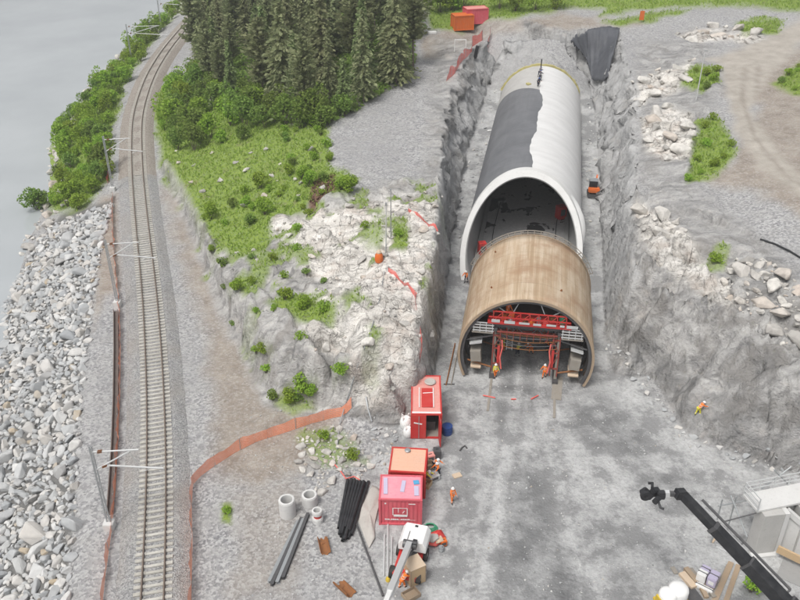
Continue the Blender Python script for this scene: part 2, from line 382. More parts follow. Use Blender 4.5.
gx2, gy2 = np.gradient(blur(ZZ, 3), GX, axis=0), np.gradient(blur(ZZ, 3), GY, axis=1)
sl2 = np.hypot(gx2, gy2) + 1e-6
lat = np.clip((sl2 - .6) / .8, 0, 1) * rock * near * np.clip((ZZ - .2) / 1.2, 0, 1)
wallx = np.abs(gx2) > np.abs(gy2)
s_along = np.where(wallx, YY, XX)
F1, G1 = facets(s_along * .42 + ZZ * .12, ZZ * .55 - s_along * .1, 31, 1.5)
F2, _g = facets(s_along * 1.1 - ZZ * .2, ZZ * 1.3 + s_along * .2, 37, 1.5)
push = lat * (F1 * .95 + F2 * .30) * (1 - .8 * slope_r) * (1 - .6 * hill)
DX, DY = -gx2 / sl2 * push, -gy2 / sl2 * push

def gz(x, y):
    x, y = np.asarray(x, float), np.asarray(y, float)
    i = np.clip(np.searchsorted(GX, x) - 1, 0, NX - 2)
    j = np.clip(np.searchsorted(GY, y) - 1, 0, NY - 2)
    u = (x - GX[i]) / (GX[i + 1] - GX[i])
    v = (y - GY[j]) / (GY[j + 1] - GY[j])
    return (ZZ[i, j] * (1 - u) + ZZ[i + 1, j] * u) * (1 - v) + (ZZ[i, j + 1] * (1 - u) + ZZ[i + 1, j + 1] * u) * v

def gs(field, x, y):
    i = np.clip(np.searchsorted(GX, np.asarray(x)) - 1, 0, NX - 1)
    j = np.clip(np.searchsorted(GY, np.asarray(y)) - 1, 0, NY - 1)
    return field[i, j]

def at(px, py):
    """where the sight line of a surveyed spot meets the ground"""
    v = (py - 300) / FPX
    d = np.array(((px - 400) / FPX, CP - v * SP, -SP - v * CP))
    t = np.linspace(30, 420, 2400)
    x, y, z = d[0] * t, d[1] * t, CAM_H + d[2] * t
    hit = np.nonzero(z < gz(x, y))[0]
    k = hit[0] if len(hit) else len(t) - 1
    return Vector((x[k], y[k], float(gz(x[k], y[k]))))
# ------------------------------------------------------------------ materials
class NB:
    def __init__(s, name):
        s.m = bpy.data.materials.new(name)
        s.m.use_nodes = True
        s.t = s.m.node_tree
        s.t.nodes.clear()
        s.out = s.n('ShaderNodeOutputMaterial')
        s.b = s.n('ShaderNodeBsdfPrincipled')
        s.t.links.new(s.b.outputs[0], s.out.inputs[0])
        s._co = None
    def n(s, t, **k):
        q = s.t.nodes.new(t)
        for a, v in k.items():
            setattr(q, a, v)
        return q
    def put(s, sock, v):
        if hasattr(v, 'is_output'):
            s.t.links.new(v, sock)
        elif isinstance(v, (tuple, list)):
            sock.default_value = (*v, 1.0) if len(v) == 3 and len(sock.default_value) == 4 else v
        else:
            sock.default_value = v
    def co(s, kind='Object'):
        if s._co is None:
            s._co = s.n('ShaderNodeTexCoord')
        return s._co.outputs[kind]
    def map(s, scale, rot=(0, 0, 0), src=None):
        q = s.n('ShaderNodeMapping')
        s.put(q.inputs['Vector'], src or s.co())
        q.inputs['Scale'].default_value = scale
        q.inputs['Rotation'].default_value = rot
        return q.outputs[0]
    def noise(s, scale, detail=4, rough=.55, vec=None, dist=0.0, out='Fac'):
        q = s.n('ShaderNodeTexNoise')
        s.put(q.inputs['Vector'], vec or s.co())
        q.inputs['Scale'].default_value = scale
        q.inputs['Detail'].default_value = detail
        q.inputs['Roughness'].default_value = rough
        q.inputs['Distortion'].default_value = dist
        return q.outputs[out]
    def vor(s, scale, feature='F1', vec=None, out='Distance', rnd=1.0):
        q = s.n('ShaderNodeTexVoronoi', feature=feature)
        s.put(q.inputs['Vector'], vec or s.co())
        q.inputs['Scale'].default_value = scale
        q.inputs['Randomness'].default_value = rnd
        return q.outputs[out]
    def ramp(s, f, stops, interp='LINEAR'):
        q = s.n('ShaderNodeValToRGB')
        q.color_ramp.interpolation = interp
        e = q.color_ramp.elements
        while len(e) < len(stops):
            e.new(0.5)
        for i, (p, c) in enumerate(stops):
            e[i].position = p
            c = (c, c, c) if isinstance(c, (int, float)) else c
            e[i].color = (*c, 1)
        s.put(q.inputs[0], f)
        return q.outputs[0]
    def mix(s, f, a, b, mode='MIX'):
        q = s.n('ShaderNodeMix', data_type='RGBA', blend_type=mode)
        s.put(q.inputs[0], f)
        s.put(q.inputs[6], a)
        s.put(q.inputs[7], b)
        return q.outputs[2]
    def math(s, op, a, b=0.0, clamp=False):
        q = s.n('ShaderNodeMath', operation=op, use_clamp=clamp)
        s.put(q.inputs[0], a)
        s.put(q.inputs[1], b)
        return q.outputs[0]
    def attr(s, name):
        q = s.n('ShaderNodeAttribute', attribute_name=name)
        return q.outputs['Fac']
    def rand(s):
        return s.n('ShaderNodeObjectInfo').outputs['Random']
    def island(s):
        return s.n('ShaderNodeNewGeometry').outputs['Random Per Island']
    def bump(s, h, strength=.5, dist=.1, prev=None):
        q = s.n('ShaderNodeBump')
        q.inputs['Strength'].default_value = strength
        q.inputs['Distance'].default_value = dist
        s.put(q.inputs['Height'], h)
        if prev is not None:
            s.put(q.inputs['Normal'], prev)
        return q.outputs[0]
    def fin(s, col, rough=.85, normal=None, metal=0.0, spec=.3):
        s.put(s.b.inputs['Base Color'], col)
        s.put(s.b.inputs['Roughness'], rough)
        s.put(s.b.inputs['Metallic'], metal)
        s.b.inputs['Specular IOR Level'].default_value = spec
        if normal is not None:
            s.put(s.b.inputs['Normal'], normal)
        return s.m

def paint(name, col, rough=.5, wear=.25, dust=(.36, .34, .31), metal=0.0, scale=1.5):
    """painted or plain surface with dust, scuffs and slight tone change"""
    b = NB(name)
    n1 = b.noise(scale, 5, .6)
    n2 = b.noise(scale * 7, 4, .65)
    f = b.math('MULTIPLY', b.ramp(n1, [(.38, 0), (.72, 1)]), wear)
    f2 = b.math('MULTIPLY', b.ramp(n2, [(.55, 0), (.75, 1)]), wear * .8)
    c = b.mix(f, col, dust)
    c = b.mix(f2, c, tuple(x * .45 for x in col))
    return b.fin(c, b.math('ADD', b.math('MULTIPLY', n2, .25), rough - .1), b.bump(n2, .15, .01), metal)

M = {}
def make_materials():
    # ---- ground
    b = NB('ground_mix')
    A = {k: b.attr('z_' + k) for k in ('grass', 'rock', 'pale', 'dirt', 'wet_and_dark', 'road', 'forest', 'duff', 'yard', 'dark', 'ruts', 'shot')}
    n_l = b.noise(.10, 3)
    n_m = b.noise(.55, 6, .62)
    n_f = b.noise(3.2, 5, .65)
    n_x = b.noise(11, 3, .7)
    v_s = b.vor(5.5, out='Color')
    v_d = b.vor(5.5)
    sep = b.n('ShaderNodeSeparateColor')
    b.put(sep.inputs[0], v_s)
    stone = sep.outputs[0]
    gr = b.mix(b.ramp(stone, [(.1, 0), (.9, 1)]), (.19, .19, .198), (.46, .46, .46))
    gr = b.mix(b.ramp(n_m, [(.35, 0), (.7, .65)]), gr, (.335, .33, .32))
    gr = b.mix(b.ramp(n_l, [(.4, 0), (.65, .35)]), gr, (.27, .27, .275))
    n_p = b.noise(.30, 10, .69)
    yd = b.mix(b.ramp(n_p, [(.44, 0), (.485, .5), (.52, .72), (.60, 1)]), (.24, .243, .245), (.47, .475, .475))
    yd = b.mix(b.math('MULTIPLY', b.ramp(n_f, [(.45, 0), (.7, 1)]), .6), yd, (.215, .215, .215))
    yd = b.mix(b.math('MULTIPLY', b.ramp(n_x, [(.56, 0), (.72, 1)]), .4), yd, (.50, .50, .49))
    yd = b.mix(b.math('MULTIPLY', A['ruts'], b.ramp(n_f, [(.3, .1), (.6, .45)])), yd, (.17, .17, .172))
    c = b.mix(A['yard'], gr, yd)
    di = b.mix(b.ramp(n_m, [(.3, 0), (.7, 1)]), (.205, .170, .140), (.345, .305, .262))
    di = b.mix(b.math('MULTIPLY', b.ramp(stone, [(.55, 0), (1, 1)]), .45), di, (.42, .40, .37))
    c = b.mix(b.math('MULTIPLY', A['dirt'], b.ramp(n_f, [(.2, .55), (.6, 1)])), c, di)
    rd = b.mix(b.ramp(n_m, [(.3, 0), (.7, 1)]), (.31, .285, .25), (.43, .40, .36))
    c = b.mix(A['road'], c, rd)
    c = b.mix(b.math('MULTIPLY', A['ruts'], b.math('MULTIPLY', A['road'], .6)), c, (.22, .195, .165))
    # rock
    ns = b.noise(1.0, 7, .68, b.map((.26, .80, .6), (0, 0, .6)), .6)
    nk = b.noise(.35, 5, .6, None, .4)
    rk = b.mix(b.ramp(ns, [(.36, 0), (.50, .5), (.64, 1)]), (.175, .174, .174), (.45, .445, .435))
    rk = b.mix(b.ramp(nk, [(.50, 0), (.62, .7)]), rk, (.20, .192, .182))
    rk = b.mix(b.ramp(nk, [(.30, .55), (.42, 0)]), rk, (.50, .465, .43))
    pl = b.mix(b.ramp(ns, [(.34, 0), (.44, .55), (.58, 1)]), (.24, .225, .205), (.70, .675, .635))
    pl = b.mix(b.ramp(nk, [(.53, 0), (.7, .7)]), pl, (.47, .40, .35))
    pl = b.mix(b.math('MULTIPLY', b.ramp(n_x, [(.57, 0), (.68, 1)]), .5), pl, (.13, .125, .115))
    rk = b.mix(A['pale'], rk, pl)
    q1 = b.noise(1.0, 5, .55, b.map((.20, .55, .4), (0, 0, .95)), .5)
    q2 = b.noise(1.0, 5, .55, b.map((.62, .17, .4), (0, 0, .75)), .5)
    l1 = b.ramp(b.math('ABSOLUTE', b.math('SUBTRACT', q1, .5)), [(.0, 1), (.012, 0)])
    l2 = b.ramp(b.math('ABSOLUTE', b.math('SUBTRACT', q2, .48)), [(.0, 1), (.009, 0)])
    frac = b.math('MAXIMUM', l1, l2)
    frac = b.math('MULTIPLY', frac, b.math('ADD', b.math('MULTIPLY', A['pale'], .85), .12))
    rk = b.mix(b.math('MULTIPLY', frac, b.ramp(n_m, [(.42, 0), (.6, .8)])), rk, (.075, .07, .063))
    wv_ = b.n('ShaderNodeVectorMath', operation='MULTIPLY_ADD')
    b.put(wv_.inputs[0], b.noise(.8, 4, .6, None, 0, 'Color'))
    wv_.inputs[1].default_value = (2.2, 2.2, 2.2)
    b.put(wv_.inputs[2], b.map((.45, 1.0, .7), (0, 0, .5)))
    cr = b.vor(.62, 'DISTANCE_TO_EDGE', wv_.outputs[0])
    cr2 = b.ramp(cr, [(.0, 1), (.022, 0)])
    rk = b.mix(b.math('MULTIPLY', cr2, b.math('MULTIPLY', b.ramp(n_m, [(.52, 0), (.64, 1)]), .18)), rk, (.085, .08, .072))
    rk = b.mix(b.math('MULTIPLY', b.ramp(n_f, [(.58, 0), (.72, 1)]), .35), rk, (.16, .17, .10))
    rk = b.mix(b.math('MULTIPLY', A['shot'], b.ramp(nk, [(.3, .35), (.6, .85)])), rk, b.mix(b.ramp(n_m, [(.35, 0), (.65, 1)]), (.34, .343, .345), (.48, .483, .485)))
    c = b.mix(b.math('MULTIPLY', A['rock'], b.ramp(n_m, [(.22, .5), (.42, 1)])), c, rk)
    c = b.mix(A['dark'], c, b.mix(ns, (.07, .07, .068), (.16, .158, .15)))  # ground under the riprap painted dark, standing in for shaded gaps between stones
    gs_ = b.mix(b.ramp(n_f, [(.3, 0), (.7, 1)]), (.14, .22, .038), (.24, .31, .065))
    gs_ = b.mix(b.ramp(n_m, [(.55, 0), (.75, .8)]), gs_, (.16, .145, .075))
    c = b.mix(b.math('MULTIPLY', A['grass'], b.ramp(n_f, [(.15, .4), (.5, 1)])), c, gs_)
    c = b.mix(A['duff'], c, b.mix(n_f, (.10, .055, .035), (.21, .135, .10)))
    c = b.mix(A['forest'], c, b.mix(n_m, (.035, .05, .02), (.10, .10, .05)))
    c = b.mix(b.math('MULTIPLY', A['wet_and_dark'], b.ramp(n_m, [(.3, .35), (.6, 1)])), c, b.mix(.62, c, (.085, .087, .09)))
    rough = b.math('SUBTRACT', .93, b.math('MULTIPLY', A['wet_and_dark'], .22))
    h = b.math('ADD', b.math('MULTIPLY', n_f, .55), b.math('MULTIPLY', v_d, .25))
    h = b.math('ADD', h, b.math('MULTIPLY', b.math('MULTIPLY', ns, A['rock']), 1.3))
    fv = b.math('ADD', b.math('MULTIPLY', b.vor(.55, vec=wv_.outputs[0]), 2.0), b.math('MULTIPLY', b.vor(1.6, vec=wv_.outputs[0]), .5))
    h = b.math('ADD', h, b.math('MULTIPLY', fv, A['rock']))
    h = b.math('SUBTRACT', h, b.math('MULTIPLY', b.math('MULTIPLY', frac, A['rock']), .5))
    M['ground'] = b.fin(c, rough, b.bump(h, .9, .16), 0, .25)

    # ---- water
    b = NB('lake_water')
    wv = b.noise(.55, 3, .55, b.map((1, .35, 1), (0, 0, .4)))
    wv2 = b.noise(.06, 3, .5)
    c = b.mix(b.ramp(wv2, [(.35, 0), (.65, 1)]), (.36, .385, .40), (.41, .435, .45))
    M['water'] = b.fin(c, .12, b.bump(wv, .22, .12), 0, .5)

    # ---- ballast
    b = NB('ballast')
    vc = b.vor(9, out='Color')
    sp = b.n('ShaderNodeSeparateColor')
    b.put(sp.inputs[0], vc)
    nn = b.noise(.25, 4)
    c = b.mix(sp.outputs[0], (.19, .19, .195), (.42, .42, .415))
    c = b.mix(b.ramp(nn, [(.4, 0), (.7, .5)]), c, (.30, .275, .245))
    M['ballast'] = b.fin(c, .95, b.bump(b.vor(9), 1.0, .08))
    b = NB('ballast_rusty')
    vc = b.vor(9, out='Color')
    sp = b.n('ShaderNodeSeparateColor')
    b.put(sp.inputs[0], vc)
    M['ballast_b'] = b.fin(b.mix(sp.outputs[0], (.21, .185, .165), (.40, .365, .325)), .95, b.bump(b.vor(9), 1.0, .08))

    # ---- boulders
    b = NB('boulder_stone')
    rr = b.math('FRACT', b.math('ADD', b.rand(), b.island()))
    n1 = b.noise(1.6, 6, .65)
    c = b.ramp(rr, [(0, (.27, .285, .30)), (.15, (.48, .485, .48)), (.38, (.37, .385, .395)), (.55, (.59, .59, .58)), (.84, (.53, .505, .47)), (.95, (.32, .335, .35)), (1, (.46, .37, .25))])
    c = b.mix(b.ramp(n1, [(.4, 0), (.75, .7)]), c, (.36, .36, .36))
    c = b.mix(b.ramp(n1, [(.28, .5), (.42, 0)]), c, (.56, .56, .55))
    M['boulder'] = b.fin(c, .9, b.bump(n1, .6, .12))
    b = NB('hill_stone')
    rr = b.math('FRACT', b.math('ADD', b.rand(), b.island()))
    n1 = b.noise(1.8, 6, .65)
    c = b.ramp(rr, [(0, (.34, .33, .31)), (.4, (.52, .50, .47)), (.75, (.64, .62, .58)), (1, (.50, .43, .37))])
    c = b.mix(b.ramp(n1, [(.42, 0), (.72, .75)]), c, (.22, .21, .195))
    M['hillstone'] = b.fin(c, .9, b.bump(n1, .6, .12))

    # ---- foliage
    def leaf(name, c0, c1, c2):
        b = NB(name)
        oi = b.rand()
        isl = b.island()
        n1 = b.noise(.9, 2)
        c = b.mix(isl, c0, c1)
        c = b.mix(b.math('MULTIPLY', b.ramp(n1, [(.4, 0), (.65, 1)]), .55), c, c2)
        q = b.n('ShaderNodeHueSaturation')
        b.put(q.inputs['Color'], c)
        b.put(q.inputs['Hue'], b.math('ADD', .485, b.math('MULTIPLY', oi, .03)))
        b.put(q.inputs['Value'], b.math('ADD', .82, b.math('MULTIPLY', oi, .36)))
        m = b.fin(q.outputs[0], .7, None, 0, .2)
        tr = b.n('ShaderNodeBsdfTranslucent')
        b.put(tr.inputs[0], q.outputs[0])
        mx = b.n('ShaderNodeMixShader')
        mx.inputs[0].default_value = .4
        b.t.links.new(b.b.outputs[0], mx.inputs[1])
        b.t.links.new(tr.outputs[0], mx.inputs[2])
        b.t.links.new(mx.outputs[0], b.out.inputs[0])
        return m
    M['leaf'] = leaf('leaf_fresh', (.22, .36, .04), (.34, .47, .08), (.28, .41, .04))
    M['leaf_b'] = leaf('leaf_deep', (.16, .26, .05), (.25, .345, .085), (.19, .29, .055))
    M['grassy'] = leaf('grass_blade', (.22, .34, .045), (.35, .46, .10), (.31, .39, .09))
    M['needle'] = leaf('needles_grey', (.21, .255, .125), (.36, .39, .21), (.28, .29, .16))
    M['needle_b'] = leaf('needles_dark', (.17, .235, .095), (.30, .37, .16), (.22, .28, .115))
    M['deadleaf'] = leaf('leaf_dead', (.13, .07, .05), (.22, .14, .11), (.16, .10, .07))
    M['bark'] = paint('bark', (.15, .12, .10), .9, .5, (.23, .21, .18), 0, 4)

    # ---- built materials
    M['rail'] = paint('rail_steel', (.20, .16, .135), .55, .3, (.30, .25, .2), .3, 3)
    b = NB('sleeper_concrete')
    n1 = b.noise(3, 4)
    c = b.mix(b.rand(), (.42, .405, .365), (.53, .515, .475))
    c = b.mix(b.ramp(n1, [(.4, 0), (.7, .5)]), c, (.30, .28, .25))
    M['sleeper'] = b.fin(c, .9, b.bump(n1, .2, .02))
    M['galv'] = paint('galvanised_steel', (.40, .42, .43), .45, .3, (.3, .3, .3), .55, 3)
    M['galv_pale'] = paint('pale_steel', (.60, .61, .61), .45, .2, (.45, .45, .45), .3, 3)
    M['steel_dark'] = paint('dark_steel', (.115, .115, .12), .5, .35, (.2, .19, .18), .5, 3)
    M['rust'] = paint('rusty_steel', (.30, .13, .05), .8, .6, (.16, .09, .06), .2, 5)
    M['black'] = paint('black_plastic', (.020, .021, .024), .45, .25, (.12, .12, .12), 0, 2)
    M['rubber'] = paint('rubber', (.025, .025, .025), .85, .35, (.16, .15, .14), 0, 3)
    M['red'] = paint('red_paint', (.50, .030, .028), .5, .2, (.48, .22, .18), 0, 1.2)
    M['pinkred'] = paint('faded_red_paint', (.60, .105, .135), .5, .22, (.62, .26, .25), 0, .8)
    M['roofpink'] = paint('dusty_pink_roof', (.66, .27, .24), .7, .45, (.60, .40, .33), 0, 1)
    M['rooforange'] = paint('dusty_orange_roof', (.72, .42, .30), .7, .4, (.52, .40, .32), 0, 1)
    M['roofred'] = paint('bleached_red_roof', (.70, .27, .33), .6, .4, (.74, .45, .48), 0, .8)
    M['orange'] = paint('orange_paint', (.62, .135, .02), .5, .2, (.5, .3, .2), 0, 2)
    M['netting'] = paint('orange_netting', (.92, .33, .19), .7, .35, (.9, .55, .42), 0, 2)
    M['netred'] = paint('red_netting', (.74, .13, .11), .7, .3, (.55, .28, .25), 0, 2)
    M['yellow'] = paint('yellow_paint', (.60, .43, .04), .55, .25, (.4, .36, .25), 0, 2)
    M['yellowdull'] = paint('dull_yellow', (.47, .42, .17), .7, .4, (.4, .37, .28), 0, 1)
    M['blue'] = paint('blue_plastic', (.02, .06, .22), .4, .15, (.2, .22, .3), 0, 2)
    M['bluelight'] = paint('light_blue_sheet', (.08, .33, .56), .5, .1, (.4, .45, .5), 0, 2)
    M['green'] = paint('green_hose', (.05, .30, .16), .5, .15, (.2, .3, .25), 0, 2)
    M['white'] = paint('white_paint', (.78, .78, .77), .5, .18, (.5, .49, .46), 0, 1.5)
    M['lilac'] = paint('lilac_wrap', (.50, .46, .60), .4, .15, (.6, .58, .66), 0, 2)
    M['sheet'] = paint('grey_fabric', (.46, .44, .41), .95, .45, (.33, .31, .285), 0, .9)
    M['ply'] = paint('plywood', (.50, .36, .215), .75, .3, (.40, .34, .27), 0, 1.5)
    M['plyb'] = paint('plywood_pale', (.56, .44, .32), .75, .3, (.48, .43, .37), 0, 1.5)
    M['plank'] = paint('timber_plank', (.36, .27, .185), .85, .45, (.30, .26, .22), 0, 2)
    M['plank_grey'] = paint('weathered_timber', (.27, .245, .21), .9, .4, (.34, .33, .31), 0, 2)
    M['plank_dark'] = paint('dark_trough', (.13, .105, .095), .85, .35, (.22, .19, .17), 0, 2)
    M['membrane_loose'] = paint('loose_membrane', (.075, .08, .092), .6, .3, (.17, .175, .185), 0, 1)
    M['oldred'] = paint('worn_red_steel', (.27, .05, .04), .7, .5, (.2, .12, .09), 0, 2)
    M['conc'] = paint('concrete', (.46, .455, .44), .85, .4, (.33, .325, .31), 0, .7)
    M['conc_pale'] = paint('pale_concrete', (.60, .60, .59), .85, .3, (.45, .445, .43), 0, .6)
    M['conc_dark'] = paint('shaded_concrete', (.30, .30, .295), .85, .35, (.22, .22, .22), 0, .5)  # darker copy of the concrete, shade put into its colour
    M['skin'] = paint('skin', (.55, .33, .24), .6, .05, (.5, .3, .22))
    M['hivis'] = paint('hivis_orange', (.78, .19, .03), .7, .1, (.6, .3, .15))
    M['hivis_y'] = paint('hivis_yellow', (.66, .60, .06), .7, .1, (.5, .5, .2))
    M['navy'] = paint('navy_cloth', (.035, .04, .065), .85, .2, (.15, .15, .15))
    M['reflect'] = paint('reflective_tape', (.66, .66, .62), .4, .1, (.5, .5, .5))

    # tube surfaces use the mesh's own UV: u round the ring, v along, both in metres
    def uvmat(name, fn):
        b = NB(name)
        M[name] = fn(b)
    def f_membrane(b):
        u = b.n('ShaderNodeUVMap').outputs[0]
        s1 = b.noise(1, 4, .6, b.map((.9, .06, 1), src=u))
        s2 = b.noise(1, 5, .6, b.map((.35, .30, 1), src=u))
        c = b.mix(b.ramp(s2, [(.3, 0), (.7, 1)]), (.118, .122, .132), (.175, .18, .192))
        c = b.mix(b.ramp(s1, [(.5, 0), (.75, .45)]), c, (.23, .235, .245))
        q = b.n('ShaderNodeTexBrick')
        b.put(q.inputs['Vector'], b.map((1, 1, 1), src=u))
        q.inputs['Scale'].default_value = 1
        q.inputs['Brick Width'].default_value = 40
        q.inputs['Row Height'].default_value = 2.1
        q.inputs['Mortar Size'].default_value = .035
        q.inputs['Mortar Smooth'].default_value = .3
        c = b.mix(b.math('MULTIPLY', q.outputs['Fac'], .5), c, (.07, .07, .075))
        return b.fin(c, .6, b.bump(s2, .3, .05), 0, .35)
    uvmat('membrane', f_membrane)
    def f_felt(b):
        u = b.n('ShaderNodeUVMap').outputs[0]
        s1 = b.noise(1, 4, .6, b.map((.25, .6, 1), src=u))
        s2 = b.noise(1, 5, .6, b.map((1.5, 1.5, 1), src=u))
        c = b.mix(b.ramp(s1, [(.35, 0), (.65, 1)]), (.58, .58, .575), (.66, .66, .655))
        c = b.mix(b.ramp(s2, [(.6, 0), (.8, .3)]), c, (.5, .5, .49))
        return b.fin(c, .9, b.bump(s2, .25, .03), 0, .15)
    uvmat('felt', f_felt)
    def f_wood(b):
        u = b.n('ShaderNodeUVMap').outputs[0]
        # planks run along the tunnel; u is the girth
        sepn = b.n('ShaderNodeSeparateXYZ')
        b.put(sepn.inputs[0], u)
        pu = b.math('DIVIDE', sepn.outputs[0], .15)
        idx = b.math('FLOOR', pu)
        wn = b.n('ShaderNodeTexWhiteNoise', noise_dimensions='1D')
        b.put(wn.inputs['W'], idx)
        fr = b.math('FRACT', pu)
        gap = b.math('LESS_THAN', fr, .07)
        s1 = b.noise(1, 5, .6, b.map((1.2, .12, 1), src=u))
        s2 = b.noise(1, 5, .65, b.map((.22, .26, 1), src=u))
        s3 = b.noise(1, 4, .6, b.map((7, .5, 1), src=u))
        c = b.mix(wn.outputs[0], (.37, .275, .18), (.48, .37, .26))
        c = b.mix(b.ramp(s1, [(.44, 0), (.64, .7)]), c, (.60, .51, .40))
        c = b.mix(b.ramp(s2, [(.46, 0), (.64, .75)]), c, (.33, .205, .125))
        c = b.mix(b.ramp(s3, [(.6, 0), (.8, .4)]), c, (.24, .16, .09))
        c = b.mix(b.math('MULTIPLY', gap, .7), c, (.10, .07, .045))
        jv = b.math('FRACT', b.math('DIVIDE', sepn.outputs[1], 3.0))
        c = b.mix(b.math('MULTIPLY', b.math('LESS_THAN', jv, .012), .5), c, (.12, .085, .055))
        return b.fin(c, .8, b.bump(b.math('MULTIPLY', gap, -1.0), .3, .02), 0, .2)
    uvmat('lagging', f_wood)
# ------------------------------------------------------------------ object helpers
def tag(o, label=None, cat=None, group=None, kind=None):
    if label: o['label'] = label
    if cat: o['category'] = cat
    if group: o['group'] = group
    if kind: o['kind'] = kind
    return o

def thing(name, label, cat, loc=(0, 0, 0), rz=0.0, group=None):
    o = bpy.data.objects.new(name, None)
    COL.objects.link(o)
    o.empty_display_size = .3
    o.location = loc
    o.rotation_euler = (0, 0, rz)
    return tag(o, label, cat, group)

def link(name, me, mat=None, parent=None, loc=None):
    o = bpy.data.objects.new(name, me)
    COL.objects.link(o)
    if mat is not None and not me.materials:
        me.materials.append(mat)
    if parent is not None:
        o.parent = parent
    if loc is not None:
        o.location = loc
    return o

def npmesh(name, verts, faces, smooth=False, uv=None):
    """mesh from arrays; faces n x 3 or n x 4"""
    verts = np.asarray(verts, np.float32)
    faces = np.asarray(faces, np.int32)
    k = faces.shape[1]
    me = bpy.data.meshes.new(name)
    me.vertices.add(len(verts))
    me.vertices.foreach_set('co', verts.ravel())
    me.loops.add(faces.size)
    me.loops.foreach_set('vertex_index', faces.ravel())
    me.polygons.add(len(faces))
    me.polygons.foreach_set('loop_start', np.arange(0, faces.size, k, dtype=np.int32))
    me.polygons.foreach_set('loop_total', np.full(len(faces), k, np.int32))
    me.polygons.foreach_set('use_smooth', np.full(len(faces), smooth))
    if uv is not None:
        l = me.uv_layers.new(name='UVMap')
        l.data.foreach_set('uv', np.asarray(uv, np.float32)[faces.ravel()].ravel())
    me.update(calc_edges=True)
    me.validate()
    return me

def copy_tree(o, loc=None, rz=None, label=None, group=None, parent=None):
    c = o.copy()
    COL.objects.link(c)
    if parent is not None:
        c.parent = parent
    if loc is not None: c.location = loc
    if rz is not None: c.rotation_euler = (0, 0, rz)
    if label: c['label'] = label
    if group: c['group'] = group
    for ch in o.children:
        copy_tree(ch, parent=c)
    return c

